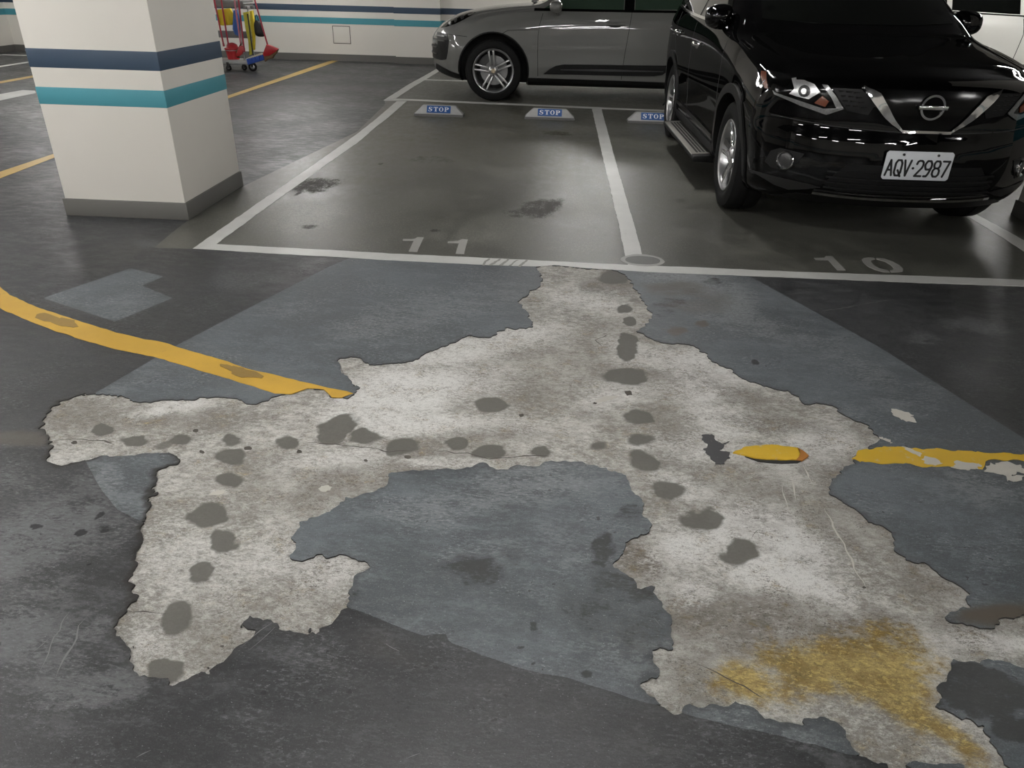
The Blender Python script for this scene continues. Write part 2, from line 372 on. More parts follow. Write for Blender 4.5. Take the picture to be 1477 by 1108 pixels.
def grid_layer(name, field, z, depth, mats, parent, masks, extra=None):
    """surface over field>0 on the rectilinear grid, cut along the zero line, with a rim going down by depth"""
    ni, nj = field.shape
    ins = field > 0
    vid = np.full((ni, nj), -1, int)
    c = ins[:-1, :-1].astype(int)+ins[1:, :-1]+ins[1:, 1:]+ins[:-1, 1:]
    full = c == 4; part = (c > 0) & (c < 4)
    use = np.zeros((ni, nj), bool)
    for di in (0, 1):
        for dj in (0, 1):
            use[di:ni-1+di, dj:nj-1+dj] |= (c > 0)
    use &= ins
    idx = np.argwhere(use); vid[use] = np.arange(len(idx))
    V = [np.stack([GX[use], GY[use], np.full(len(idx), z)], 1)]
    M = [np.stack([m[use] for m in masks], 1)]
    nv = len(idx)
    fi, fj = np.nonzero(full)
    quads = np.stack([vid[fi, fj], vid[fi+1, fj], vid[fi+1, fj+1], vid[fi, fj+1]], 1)
    ev = {}; extraV = []; extraM = []
    def cut(a, b):
        k = (a, b) if a < b else (b, a)
        if k in ev: return ev[k]
        fa, fb = field[a], field[b]; t = fa/(fa-fb)
        extraV.append((GX[a]+(GX[b]-GX[a])*t, GY[a]+(GY[b]-GY[a])*t, z))
        extraM.append([m[a]+(m[b]-m[a])*t for m in masks])
        ev[k] = nv+len(extraV)-1; return ev[k]
    polys = []; rim = []
    for i, j in np.argwhere(part):
        cs = [(i, j), (i+1, j), (i+1, j+1), (i, j+1)]
        inside = [ins[q] for q in cs]
        if sum(inside) == 2 and inside[0] == inside[2]:       # saddle: two corner triangles
            for k in range(4):
                if inside[k]:
                    a = cut(cs[k], cs[k-1]); b = cut(cs[k], cs[(k+1) % 4])
                    polys.append((vid[cs[k]], b, a)); rim.append((b, a))
            continue
        pl = []; out = None; inn = None
        for k in range(4):
            a, b = cs[k], cs[(k+1) % 4]
            if inside[k]: pl.append(vid[a])
            if inside[k] != inside[(k+1) % 4]:
                e = cut(a, b); pl.append(e)
                if inside[k]: out = e
                else: inn = e
        polys.append(tuple(pl)); rim.append((out, inn))
    if extraV:
        V.append(np.array(extraV)); M.append(np.array(extraM))
    V = np.concatenate(V); M = np.concatenate(M)
    n0 = len(V); low = {}; lowV = []; lowM = []; rf = []
    if depth > 0:
        def lo(a):
            if a not in low:
                low[a] = n0+len(lowV); lowV.append((V[a][0], V[a][1], z-depth)); lowM.append(M[a])
            return low[a]
        for a, b in rim: rf.append((b, a, lo(a), lo(b)))
        if lowV: V = np.concatenate([V, np.array(lowV)]); M = np.concatenate([M, np.array(lowM)])
    faces = quads.tolist()+[tuple(int(q) for q in p_) for p_ in polys]+rf
    me = bpy.data.meshes.new(name)
    me.from_pydata(V.tolist(), [], faces)
    for m in mats: me.materials.append(m)
    if len(mats) > 1:
        mi = np.zeros(len(faces), np.int32); mi[len(faces)-len(rf):] = 1
        me.polygons.foreach_set('material_index', mi)
    at = me.attributes.new('stain', 'FLOAT_COLOR', 'POINT')
    at.data.foreach_set('color', np.ascontiguousarray(M, np.float32).ravel())
    me.update()
    return link(bpy.data.objects.new(name, me), parent)

# --- floor materials ---
def concrete_mat():
    t = NT('bare_concrete'); v = t.obj(); vs = t.obj((1.0, 1.7, 1.0), (0, 0, 0.25))
    R, G, B, A = t.attr('stain')
    n1 = t.noise(3.4, 6, 0.62, v); n2 = t.noise(26, 8, 0.74, vs); n3 = t.noise(110, 5, 0.75, vs); n4 = t.noise(330, 3, 0.7, v)
    n5 = t.noise(60, 7, 0.82, vs, 0.6); n6 = t.noise(9, 6, 0.7, v)
    mixv = t.math('ADD', t.math('MULTIPLY', n1, 0.34), t.math('ADD', t.math('MULTIPLY', n2, 0.36), t.math('MULTIPLY', n3, 0.34)))
    base = t.mix(t.step(mixv, 0.445, 0.60), (0.20, 0.188, 0.163), (0.57, 0.558, 0.515))
    base = t.mix(t.math('MULTIPLY', t.step(n6, 0.46, 0.66), 0.38), base, (0.29, 0.265, 0.22))
    # pale laitance flakes
    fl = t.math('MULTIPLY', t.step(t.math('ADD', n5, t.math('MULTIPLY', A, 0.17)), 0.525, 0.60), t.math('ADD', 0.36, t.math('MULTIPLY', A, 0.60)))
    base = t.mix(fl, base, (0.76, 0.75, 0.715))
    base = t.mix(t.math('MULTIPLY', A, 0.30), base, (0.72, 0.715, 0.69))
    n7 = t.noise(34, 10, 0.86, vs, 0.4); n8 = t.noise(85, 8, 0.86, vs)
    base = t.mix(t.math('MULTIPLY', t.step(t.math('ADD', n7, t.math('MULTIPLY', A, 0.05)), 0.535, 0.555), t.math('ADD', 0.30, t.math('MULTIPLY', A, 0.4))), base, (0.70, 0.69, 0.655))
    base = t.mix(t.math('MULTIPLY', t.step(t.math('ADD', n7, t.math('MULTIPLY', B, -0.05)), 0.452, 0.430), 0.42), base, (0.235, 0.212, 0.178))
    # brown dirt, broken up
    db = t.math('MULTIPLY', t.math('MULTIPLY', B, 1.4, clamp=True), t.step(t.math('ADD', n2, t.math('MULTIPLY', n3, 0.5)), 0.58, 0.86))
    base = t.mix(db, base, (0.125, 0.105, 0.085))
    # fine dark flecks
    sp = t.math('MULTIPLY', t.step(n3, 0.535, 0.60), t.step(t.math('ADD', n6, t.math('MULTIPLY', B, 0.25)), 0.47, 0.62))
    base = t.mix(t.math('MULTIPLY', sp, 0.8), base, (0.085, 0.076, 0.062))
    base = t.mix(t.math('MULTIPLY', t.step(n4, 0.54, 0.64), 0.5), base, (0.17, 0.158, 0.14))
    base = t.mix(t.math('MULTIPLY', t.math('MULTIPLY', t.step(n8, 0.555, 0.575), t.step(t.math('ADD', n6, t.math('MULTIPLY', B, 0.2)), 0.44, 0.60)), 0.75), base, (0.09, 0.08, 0.066))
    # ochre stain keeps the grain below it
    och = t.mix(0.97, base, (0.86, 0.64, 0.19), 'MULTIPLY')
    och = t.mix(t.math('MULTIPLY', t.step(t.math('ADD', n2, t.math('MULTIPLY', n6, 0.6)), 0.76, 0.92), 0.85), och, (0.20, 0.125, 0.022))
    och = t.mix(t.math('MULTIPLY', t.step(n5, 0.52, 0.60), 0.6), och, (0.62, 0.46, 0.13))
    base = t.mix(t.math('MULTIPLY', t.step(t.math('ADD', G, t.math('MULTIPLY', t.math('SUBTRACT', t.math('ADD', n6, n2), 1.0), 1.5)), 0.08, 0.80), 0.92), base, och)
    # damp spots
    dm = t.step(t.math('ADD', R, t.math('MULTIPLY', t.math('SUBTRACT', n2, 0.5), 0.45)), 0.22, 0.72)
    base = t.mix(t.math('MULTIPLY', dm, 0.95), base, t.mix(n3, (0.070, 0.067, 0.056), (0.118, 0.113, 0.097)))
    t.base(base)
    t.rough(t.math('SUBTRACT', 0.80, t.math('MULTIPLY', dm, 0.10)))
    h = t.math('ADD', t.math('MULTIPLY', n2, 1.0), t.math('ADD', t.math('MULTIPLY', n3, 0.7), t.math('MULTIPLY', n4, 0.3)))
    t.bump(t.math('MULTIPLY', h, t.math('SUBTRACT', 1.0, t.math('MULTIPLY', dm, 0.6))), 0.7, 0.005)
    return t.m
def coat_mat(name, base, pale, dark, r0=0.32, r1=0.6, cov=0.5, brown=(0.075, 0.066, 0.054), stretch=(1, 2.2, 1), rot=0.35, bumpd=0.002, fl=1.0):
    t = NT(name); v = t.obj(); vs = t.obj(stretch, (0, 0, rot)); vt = t.obj((1.0, 9.0, 1.0), (0, 0, -0.9))
    R, G, B, A = t.attr('stain')
    n1 = t.noise(1.5, 5, 0.6, v); n2 = t.noise(8, 8, 0.72, vs); n3 = t.noise(55, 7, 0.78, vs); n4 = t.noise(240, 4, 0.75, v); n5 = t.noise(3.2, 5, 0.65, v)
    tone = t.math('ADD', t.math('MULTIPLY', n1, 0.45), t.math('ADD', t.math('MULTIPLY', n2, 0.33), t.math('MULTIPLY', n3, 0.22)))
    c = t.mix(t.step(tone, 0.43, 0.58), tuple(x*0.70 for x in base), tuple(x*1.30 for x in base))
    c = t.mix(t.math('MULTIPLY', t.step(n4, 0.52, 0.64), 0.45), c, tuple(x*1.55 for x in base))
    c = t.mix(t.math('MULTIPLY', t.step(n4, 0.47, 0.37), 0.6), c, tuple(x*0.55 for x in base))
    # broad pale rubbing
    k = t.math('ADD', t.math('MULTIPLY', n2, 0.55), t.math('MULTIPLY', n3, 0.45))
    sc = t.step(t.math('ADD', k, t.math('MULTIPLY', R, 0.13)), 0.515-0.03*cov, 0.61-0.03*cov)
    c = t.mix(t.math('MULTIPLY', sc, t.math('ADD', 0.20*fl, t.math('MULTIPLY', R, 0.62)), clamp=True), c, pale)
    # crisp flecks in patches
    fk = t.math('MULTIPLY', t.step(n3, 0.545, 0.595), t.step(t.math('ADD', n5, t.math('MULTIPLY', R, 0.28)), 0.48, 0.64))
    c = t.mix(t.math('MULTIPLY', fk, 0.62*fl), c, tuple(min(1, x*1.35) for x in pale))
    n7 = t.noise(30, 10, 0.86, vs, 0.3); n8 = t.noise(90, 8, 0.86, vs)
    c = t.mix(t.math('MULTIPLY', t.step(t.math('ADD', n7, t.math('MULTIPLY', R, 0.045)), 0.55, 0.572), t.math('ADD', 0.22*fl, t.math('MULTIPLY', R, 0.5)), clamp=True), c, pale)
    c = t.mix(t.math('MULTIPLY', t.step(n7, 0.45, 0.43), 0.35*fl), c, tuple(x*0.55 for x in base))
    c = t.mix(t.math('MULTIPLY', t.math('MULTIPLY', t.step(n8, 0.56, 0.58), t.step(n5, 0.44, 0.6)), 0.5*fl), c, tuple(x*0.4 for x in base))
    # streaks
    stn = t.noise(16, 4, 0.6, vt)
    sk = t.math('MULTIPLY', t.step(stn, 0.56, 0.66), t.step(t.math('ADD', t.math('MULTIPLY', R, 0.55), n5), 0.62, 0.95))
    c = t.mix(t.math('MULTIPLY', sk, 0.55*fl), c, tuple(min(1, x*1.2) for x in pale))
    wh = t.step(t.noise(140, 3, 0.6, vs), 0.66, 0.70)
    c = t.mix(t.math('MULTIPLY', wh, 0.6*fl*(fl > 0.9)), c, tuple(min(1, x*2.4) for x in pale))
    pit = t.math('MULTIPLY', t.step(t.noise(48, 2, 0.5, v), 0.665, 0.70), t.step(n5, 0.47, 0.58))
    c = t.mix(t.math('MULTIPLY', pit, 0.85*(fl > 0.9)), c, dark)
    dk = t.step(t.math('ADD', t.math('MULTIPLY', G, 0.75), t.math('MULTIPLY', t.math('MULTIPLY', t.math('SUBTRACT', t.math('ADD', n3, n2), 1.0), 1.6), t.math('ADD', G, 0.15))), 0.25, 0.55)
    c = t.mix(t.math('MULTIPLY', dk, 0.85), c, dark)
    c = t.mix(t.math('MULTIPLY', B, t.step(t.math('ADD', n2, t.math('MULTIPLY', B, 0.3)), 0.4, 0.75)), c, brown)
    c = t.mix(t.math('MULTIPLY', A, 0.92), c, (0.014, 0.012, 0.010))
    t.base(c); t.b.inputs['Specular IOR Level'].default_value = 0.38
    t.rough(t.math('ADD', t.math('ADD', r0, t.math('MULTIPLY', dk, 0.3)), t.math('MULTIPLY', t.step(t.math('ADD', t.math('MULTIPLY', n2, 0.6), t.math('MULTIPLY', n1, 0.4)), 0.36, 0.64), r1-r0), clamp=True))
    h = t.math('ADD', t.math('MULTIPLY', n2, 0.9), t.math('ADD', t.math('MULTIPLY', n3, 0.5), t.math('MULTIPLY', n4, 0.2)))
    t.bump(h, 0.6, bumpd)
    return t.m
M_CONC = concrete_mat()
M_CHAR = coat_mat('charcoal_coating', (0.0335, 0.0345, 0.0358), (0.122, 0.126, 0.128), (0.012, 0.012, 0.012), 0.31, 0.60, 0.4)
M_BLUE = coat_mat('blue_grey_coating', (0.094, 0.106, 0.113), (0.21, 0.222, 0.225), (0.035, 0.035, 0.033), 0.42, 0.62, 0.5, brown=(0.085, 0.072, 0.056))
M_BAY = coat_mat('bay_coating', (0.088, 0.087, 0.074), (0.19, 0.188, 0.165), (0.028, 0.026, 0.022), 0.30, 0.46, 0.2, brown=(0.10, 0.092, 0.062), stretch=(1.8, 1, 1), rot=0.1, fl=0.6, bumpd=0.0011)
M_RIM = pmat('coating_rim', (0.030, 0.029, 0.027), 0.8, vary=0.4, nscale=60)
M_SLAB = pmat('floor_slab', (0.12, 0.118, 0.11), 0.8, vary=0.2, nscale=12, bump=0.2)

def paint_mat(name, col, worn, wear=0.5, rough=0.5, sc=14):
    t = NT(name); v = t.obj(); n = t.noise(sc, 7, 0.7, v); n2 = t.noise(3, 4, 0.6, v); n3 = t.noise(150, 3, 0.7, v)
    c = t.mix(t.step(n2, 0.35, 0.7), tuple(x*0.86 for x in col), col)
    c = t.mix(t.math('MULTIPLY', t.step(n3, 0.5, 0.8), 0.3), c, tuple(x*0.7 for x in col))
    c = t.mix(t.math('MULTIPLY', t.step(n, 0.66-0.12*wear, 0.78-0.08*wear), 0.85), c, worn)
    t.base(c); t.rough(rough); t.bump(n, 0.2, 0.001); return t.m
M_WHITE = paint_mat('white_road_paint', (0.60, 0.60, 0.57), (0.28, 0.275, 0.255), 0.25, 0.42)
M_STENCIL = paint_mat('stencil_paint', (0.34, 0.335, 0.31), (0.20, 0.195, 0.18), 0.4, 0.5)
M_YELLOW = paint_mat('yellow_road_paint', (0.60, 0.36, 0.045), (0.34, 0.21, 0.05), 0.5, 0.5, 10)
M_YELLOW2 = paint_mat('chipped_yellow_paint', (0.66, 0.42, 0.03), (0.50, 0.47, 0.38), 0.75, 0.5, 18)
M_YELLOWF = paint_mat('far_yellow_paint', (0.62, 0.42, 0.12), (0.40, 0.27, 0.08), 0.2, 0.45)
M_ORANGE = paint_mat('orange_rust_paint', (0.42, 0.17, 0.03), (0.30, 0.10, 0.03), 0.4, 0.6, 40)
M_DAMPP = paint_mat('rubbed_yellow', (0.29, 0.185, 0.045), (0.20, 0.13, 0.04), 0.6, 0.6, 30)
M_CHIP = paint_mat('pale_chip', (0.55, 0.53, 0.47), (0.3, 0.29, 0.26), 0.5, 0.7, 40)
M_TAR = paint_mat('tar_remnant', (0.05, 0.05, 0.052), (0.12, 0.12, 0.12), 0.6, 0.6, 50)

floor = MB().box((X0-0.2, Y0-0.2, -0.25), (X1+0.2, Y1+0.2, -0.012)).build('floor', M_SLAB)
tag(floor, 'dark coated garage floor with worn concrete showing through', 'floor', kind='structure')
TH = 0.0045
grid_layer('bare_concrete', bare+0.02, -TH, 0.0, [M_CONC], floor, mb)['label'] = 'pale bare concrete where the coating has peeled away'
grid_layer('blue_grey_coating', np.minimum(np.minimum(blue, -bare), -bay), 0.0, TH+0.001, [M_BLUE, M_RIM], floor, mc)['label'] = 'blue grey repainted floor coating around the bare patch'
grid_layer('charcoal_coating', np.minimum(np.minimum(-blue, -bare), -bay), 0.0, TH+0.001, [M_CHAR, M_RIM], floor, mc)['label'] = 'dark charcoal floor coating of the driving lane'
grid_layer('bay_coating', bay, 0.0, TH, [M_BAY, M_RIM], floor, my)['label'] = 'olive grey floor coating of the parking bays'

def slab(name, pts, mat, z=0.0, th=0.0018, rag=0.003, step=0.03, seed=0, label=None, fq=14):
    """thin paint film with a slightly uneven outline"""
    P = []
    n = len(pts)
    for i in range(n):
        a = np.array(pts[i]); b = np.array(pts[(i+1) % n]); L = np.linalg.norm(b-a); k = max(1, min(60, int(L/step)))
        for q in range(k): P.append(a+(b-a)*q/k)
    P = np.array(P)
    P = P+rag*np.stack([fbm(P[:, 0], P[:, 1], fq, 3, 0.6, seed), fbm(P[:, 0], P[:, 1], fq, 3, 0.6, seed+5)], 1)*2
    tri = delaunay_2d_cdt([Vector(q) for q in P], [], [list(range(len(P)))], 1, 1e-6)
    vs, fs = tri[0], tri[2]
    top = [(v.x, v.y, z+th) for v in vs]; m = len(top)
    faces = []
    for f in fs:
        a, b, c = [vs[i] for i in f[:3]]
        faces.append(tuple(f) if (b-a).cross(c-a) > 0 else tuple(reversed(f)))
    cnt = {}
    for f in faces:
        for i in range(len(f)):
            e = (f[i], f[(i+1) % len(f)]); cnt[e] = 1
    rim = [(b, a, a+m, b+m) for (a, b) in cnt if (b, a) not in cnt]
    o = meshobj(name, top+[(x, y, z-0.001) for x, y, _ in top], faces+rim, mat, floor)
    if label: o['label'] = label
    return o
# white lines
slab('bay_line', gps([(312,352.5),(460,360),(568,366.3),(640,369.6),(720,373.3),(820,378.2),(904,382.3),(1020,386.6),(1160,392.9),(1320,398),(1477,404.2)])+[(8.5, gp(1477,404)[1]+0.1),(8.5, gp(1477,413.5)[1]+0.1)]
     + gps([(1477,413.5),(1320,408),(1160,401.6),(1020,395.8),(942,393),(888,389.5),(862,388),(838,386.2),(800,382.5),(776,384.6),(720,383),(560,375.5),(460,369.5),(380,365),(278.4,358.8),(312,352.5)])[:-1], M_WHITE, seed=1, label='white line along the mouth of the parking bays')
slab('bay_line', gps([(278.6,358.6),(350,308.5),(450,239.5),(510,197),(540,174),(572.5,146),(586.7,146),(562,168),(540,184.8),(517,205),(450,252.3),(380,302.5),(312.5,352.4)]), M_WHITE, seed=2, label='white side line of bay eleven')
slab('bay_line', gps([(853.8,157),(872,237),(891.4,320),(901.5,366),(905.7,382),(931,383),(926.6,368),(913.4,320),(889,237),(867.4,157)]), M_WHITE, seed=3, label='white line between bays ten and eleven')
_r0, _r1 = gp(1437, 333.5), gp(1402.5, 311.5)
slab('bay_line', gps([(1396.7,313),(1437,337.8),(1477,362.9),(1548,406.5),(1583,408),(1477,347),(1440,326.5),(1408.6,310)]), M_WHITE, seed=4, label='white side line beyond bay ten')
_d = (np.array(gp(1408.6,310))-np.array(gp(1477,347))); _d = _d/np.linalg.norm(_d)*4.4
_a, _b = np.array(gp(1396.7,313)), np.array(gp(1408.6,310))
slab('bay_line', [tuple(_a), tuple(_a+_d), tuple(_b+_d), tuple(_b)], M_WHITE, seed=5)
slab('bay_line', gps([(553.5,145.2),(568,142.1),(640,145),(740,149.4),(860,154.6),(960,158.8)])+[(8.4, gp(960,158.8)[1]+0.35),(8.4, gp(960,160.8)[1]+0.35)]+gps([(960,160.9),(860,156.9),(740,151.6),(640,147.4),(586,145)]), M_WHITE, seed=6, label='white line at the foot of the bays')
slab('bay_line', gps([(553.5,144.6),(569,143.4),(600,123),(622,110),(660,86),(654,85),(614,108.5),(590,121.5)]), M_WHITE, seed=7)
_a = gp(612, 115); _b = gp(656, 117)
slab('bay_line', [(_a[0], _a[1]+0.05), (_a[0]+2.4, _a[1]+0.05), (_a[0]+2.4, _a[1]-0.05), (_a[0], _a[1]-0.05)], M_WHITE, seed=8)
# yellow lines
slab('lane_line', gps([(-90,362),(-40,392),(0,414),(13.5,426),(51,443),(112,463),(169,480),(244,497),(305,515.6),(372,536),(423,547.7),(474,559.6),(500,564.6),(508,568),(491,574),(478,573),(468,561.5),(443.5,560),(420,568.6),(396,568),(365.6,558),(305,539),(237,519),(169,503.7),(101.6,485),(44,464.8),(0,445),(-40,426),(-90,398)]), M_YELLOW, rag=0.004, seed=9, label='curved orange yellow lane line on the charcoal floor')
def ell(px, py, rx, ry, n=14, ang=0, j=0.2, seed=0):
    r = random.Random(seed); a = math.radians(ang); out = []
    for k in range(n):
        t = 2*PI*k/n; s = 1+j*(r.random()-0.5)*2; u, v = rx*s*math.cos(t), ry*s*math.sin(t)
        out.append((px+u*math.cos(a)-v*math.sin(a), py+u*math.sin(a)+v*math.cos(a)))
    return out
for k, q in enumerate([(68,459,17,6,10),(93,466,20,6,8),(355,540,22,6,8),(340,534,14,4,8),(330,531,12,3,15)]):
    slab('worn_spot', gps(ell(*q[:4], ang=q[4], seed=k)), M_DAMPP, z=0.0012+0.0007*k, th=0.0012, rag=0.002, seed=k+20)
slab('lane_line', gps([(1058,652.7),(1075,645),(1112,641),(1136,643.5),(1150,646),(1154,655),(1149,664),(1126,663.8),(1089,661),(1072,656)]), M_YELLOW2, z=-TH, th=0.006, rag=0.005, step=0.007, fq=30, seed=10, label='short leftover flake of yellow line on the bare concrete')
slab('lane_line_end', gps([(1150,646),(1158,650),(1166.6,657.7),(1156.4,664.5),(1149,664),(1154,655)]), M_ORANGE, z=-TH, th=0.006, rag=0.003, step=0.012, seed=11)
slab('lane_line', gps([(1232,660),(1238,654),(1259.7,645),(1302,645),(1336,649),(1366,650),(1407,653.7),(1477,655.4),(1600,660),(1900,672),(2900,712),(2900,735),(1900,687),(1600,672),(1477,666),(1420.5,664.5),(1413.7,674.7),(1383,676.4),(1336,673),(1282,668.6),(1240,668)]), M_YELLOW2, z=-0.001, th=0.003, rag=0.011, step=0.012, fq=24, seed=12, label='chipped yellow lane line meeting the bare concrete')
for k, q in enumerate([(1450,676,30,8,5),(1345,667,16,6,15),(1300,600,17,6,25),(1392,672,20,5,0),(1314,652,14,4,20),(1280,636,10,3,15),(1465,690,14,4,0)]):
    slab('paint_chip', gps(ell(*q[:4], n=18, ang=q[4], j=0.15, seed=k+40)), M_CHIP, z=0.0018, th=0.0015, rag=0.013, step=0.006, fq=38, seed=k+30)
slab('tar_remnant', gps([(1016,628),(1028,626),(1034,640),(1046,634),(1048,640),(1040,648),(1053,652),(1051,665),(1044,672),(1032,670),(1027,655),(1018,645)]), M_TAR, z=-TH, th=0.003, rag=0.011, step=0.005, fq=40, seed=13)
slab('lane_line', gps([(-60,278),(0,257.5),(77,228),(200,186),(330.6,141.5),(405,116.5),(466,96),(491,86.5),(485,85.4),(459,93.4),(403.7,112.4),(330.6,137.4),(200,181),(75,223),(0,248),(-60,268)]), M_YELLOWF, rag=0.001, step=0.1, seed=14, label='long yellow lane line passing behind the pillar')
slab('lane_line', [(-7.76, 7.5), (-7.62, 7.5), (-7.62, 13.5), (-7.76, 13.5)], M_YELLOWF, rag=0.001, step=0.2, seed=15)
slab('lane_line', [(-8.98, 10.5), (-8.86, 10.5), (-8.86, 14.2), (-8.98, 14.2)], M_WHITE, rag=0.001, step=0.2, seed=16)
slab('arrow_mark', [(-6.98,8.2),(-6.98,9.5),(-6.95,9.91),(-6.77,9.89),(-6.63,9.69),(-6.65,9.03),(-6.65,8.2)], M_WHITE, rag=0.001, step=0.2, seed=17)
slab('lane_line', [(-10.1, 14.02), (-10.1, 14.16), (-8.4, 14.16), (-8.4, 14.02)], M_WHITE, rag=0.001, step=0.2, seed=18)
# stencilled bay numbers
def cr(pts, ox, oy, s): return gps([(ox+a/s, oy+b/s) for a, b in pts])
slab('bay_number_digit', cr([(195,160),(200,138),(330,140),(360,132),(385,112),(473,118),(385,312),(272,303),(340,165)], 560, 330, 9.23), M_STENCIL, rag=0.001, label='digit 1 of bay number 11')
slab('bay_number_digit', cr([(790,192),(795,170),(925,165),(960,152),(985,140),(1062,148),(1008,340),(895,333),(940,197),(900,195)], 560, 330, 9.23), M_STENCIL, rag=0.001, label='digit 1 of bay number 11')
slab('bay_number_digit', cr([(150,185),(133,160),(265,158),(285,135),(372,137),(552,325),(440,325),(315,190)], 1160, 355, 9.23), M_STENCIL, rag=0.001, label='digit 1 of bay number 10')
slab('bay_number_digit', cr([(925,158),(945,180),(895,190),(890,215),(925,255),(1000,300),(1110,322),(1140,352),(1050,348),(950,322),(850,275),(785,220),(765,185),(790,163),(850,155)], 1160, 355, 9.23), M_STENCIL, rag=0.001, label='left half of digit 0 of bay number 10')
slab('bay_number_digit', cr([(960,160),(1060,168),(1170,205),(1265,255),(1318,305),(1310,340),(1240,352),(1160,352),(1142,330),(1185,318),(1190,298),(1150,255),(1070,207),(985,185),(965,182)], 1160, 355, 9.23), M_STENCIL, rag=0.001, label='right half of digit 0 of bay number 10')
# worn ring on the dividing line
_ring = [(927+k1*math.cos(t), 376+k2*math.sin(t)+(k1*math.cos(t))*0.06) for (k1, k2) in ((31, 8.5),) for t in np.linspace(0, 2*PI, 28, endpoint=False)]
slab('worn_ring', gps(_ring), M_STENCIL, z=0.0017, th=0.0008, rag=0.004, seed=40)
slab('worn_ring_middle', gps([(927+(a-927)*0.82, 376+(b-376)*0.72) for a, b in _ring]), pmat('worn_grey', (0.075, 0.075, 0.068), 0.5, vary=0.3, nscale=60), z=0.0026, th=0.0005, rag=0.004, seed=41)
# tyre scuffs over the front line
for k in range(5):
    slab('tyre_scuff', gps([(694+k*13,382.5+k*.4),(698+k*13,383+k*.4),(709+k*13,373.4+k*.5),(706+k*13,373+k*.5)]), pmat('tyre_scuff', (0.27, 0.265, 0.24), 0.5, vary=0.4, nscale=90) if k == 0 else bpy.data.materials['tyre_scuff'], z=0.0018, th=0.0006, rag=0.01, step=0.01, seed=k+50)

slab('coating_flake', gps([(1075,657.5),(1089,661.5),(1126,664.3),(1156,665),(1152,668),(1128,667.8),(1095,665)]), M_BLUE, z=-TH, th=0.004, rag=0.003, step=0.012, seed=60)
# hairline cracks, a painted ridge shadow, scratches and drilled pits in the bare concrete
def hair(name, line, w, mat, z, seed):
    L = [np.array(q) for q in gps(line)]; P = []
    for a_, b_ in zip(L[:-1], L[1:]):
        k = max(2, int(np.linalg.norm(b_-a_)/0.02))
        for q in range(k): P.append(a_+(b_-a_)*q/k)
    P.append(L[-1]); P = np.array(P)
    P = P+0.012*np.stack([fbm(P[:, 0], P[:, 1], 22, 3, 0.6, seed), fbm(P[:, 0], P[:, 1], 22, 3, 0.6, seed+4)], 1)
    T = np.gradient(P, axis=0); T /= np.linalg.norm(T, axis=1)[:, None]+1e-9; N = np.stack([-T[:, 1], T[:, 0]], 1)
    ww = (w*(0.5+np.abs(fbm(P[:, 0], P[:, 1], 30, 2, 0.6, seed+9))*1.6)*np.minimum(1, np.minimum(np.arange(len(P)), np.arange(len(P))[::-1])/3+0.15))[:, None]
    V = [(p[0], p[1], z) for p in P+N*ww/2]+[(p[0], p[1], z) for p in P-N*ww/2]; m = len(P)
    return meshobj(name, V, [(i, m+i, m+i+1, i+1) for i in range(m-1)], mat, floor)
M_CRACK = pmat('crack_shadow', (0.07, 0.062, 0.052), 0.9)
ZB = -TH+0.0006
for k, ln in enumerate([[(620,650),(676,652),(705,661),(737,659),(766,656),(805,657.5)], [(440,638),(500,641),(545,646),(562,650),(600,646)], [(78,634),(110,632),(140,634),(168,641)], [(180,878),(215,884),(245,884)], [(305,884),(330,877)],  # first line paints the shadow of a ridge, the rest are cracks
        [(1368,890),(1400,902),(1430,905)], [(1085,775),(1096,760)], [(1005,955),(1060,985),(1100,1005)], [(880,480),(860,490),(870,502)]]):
    hair('crack_and_ridge_shadow', ln, 0.0045, M_CRACK, ZB, k)
for k, ln in enumerate([[(1190,733),(1210,770),(1246,843)], [(1128,700),(1140,735)], [(1143,690),(1150,720)], [(1158,668),(1175,700)]]):
    hair('scratch', ln, 0.006, M_CHIP, ZB, k+20)
for k, ln in enumerate([[(1015,400),(1050,440),(1062,462)], [(1110,490),(1160,505)], [(1200,505),(1250,508)], [(560,480),(600,466),(640,448)], [(500,480),(530,462)], [(1180,450),(1290,432)], [(560,930),(575,940)], [(590,1096),(612,1088)], [(190,1096),(214,1086)],
        [(60,965),(90,900),(105,880)], [(85,975),(110,915),(125,890)], [(45,945),(70,920)], [(350,930),(388,900)], [(362,935),(398,905)], [(940,890),(955,905)]]):
    hair('scuff_streak', ln, 0.005, M_SCUF if k else globals().setdefault('M_SCUF', paint_mat('pale_scuff', (0.17, 0.17, 0.17), (0.09, 0.09, 0.09), 0.9, 0.7, 60)), 0.0006, k+40)
for k, (px_, py_, r_) in enumerate([(588,657.5,4.5),(290,650.5,4),(357.5,645,5),(431,650,4.5),(527,663,3),(106,637,4),(1247,846,2.5),(858,580,3),(907,566,6),(752,598,4),(320,930,2.5),(282,620,4)]):
    slab('pit', gps(ell(px_, py_, r_, r_*0.6, 10, j=0.25, seed=k)), M_CRACK, z=-TH, th=0.0008, rag=0.002, step=0.01, seed=k+70)
for k, q in enumerate([(313,709,11,4.5,-10),(470,703,9,4,0),(640,768,4,2,0),(873,575,16,3,-12)]):
    slab('paint_chip', gps(ell(*q[:4], n=16, ang=q[4], j=0.2, seed=k+90)), M_CHIP, z=-TH, th=0.0015, rag=0.006, step=0.01, seed=k+90)
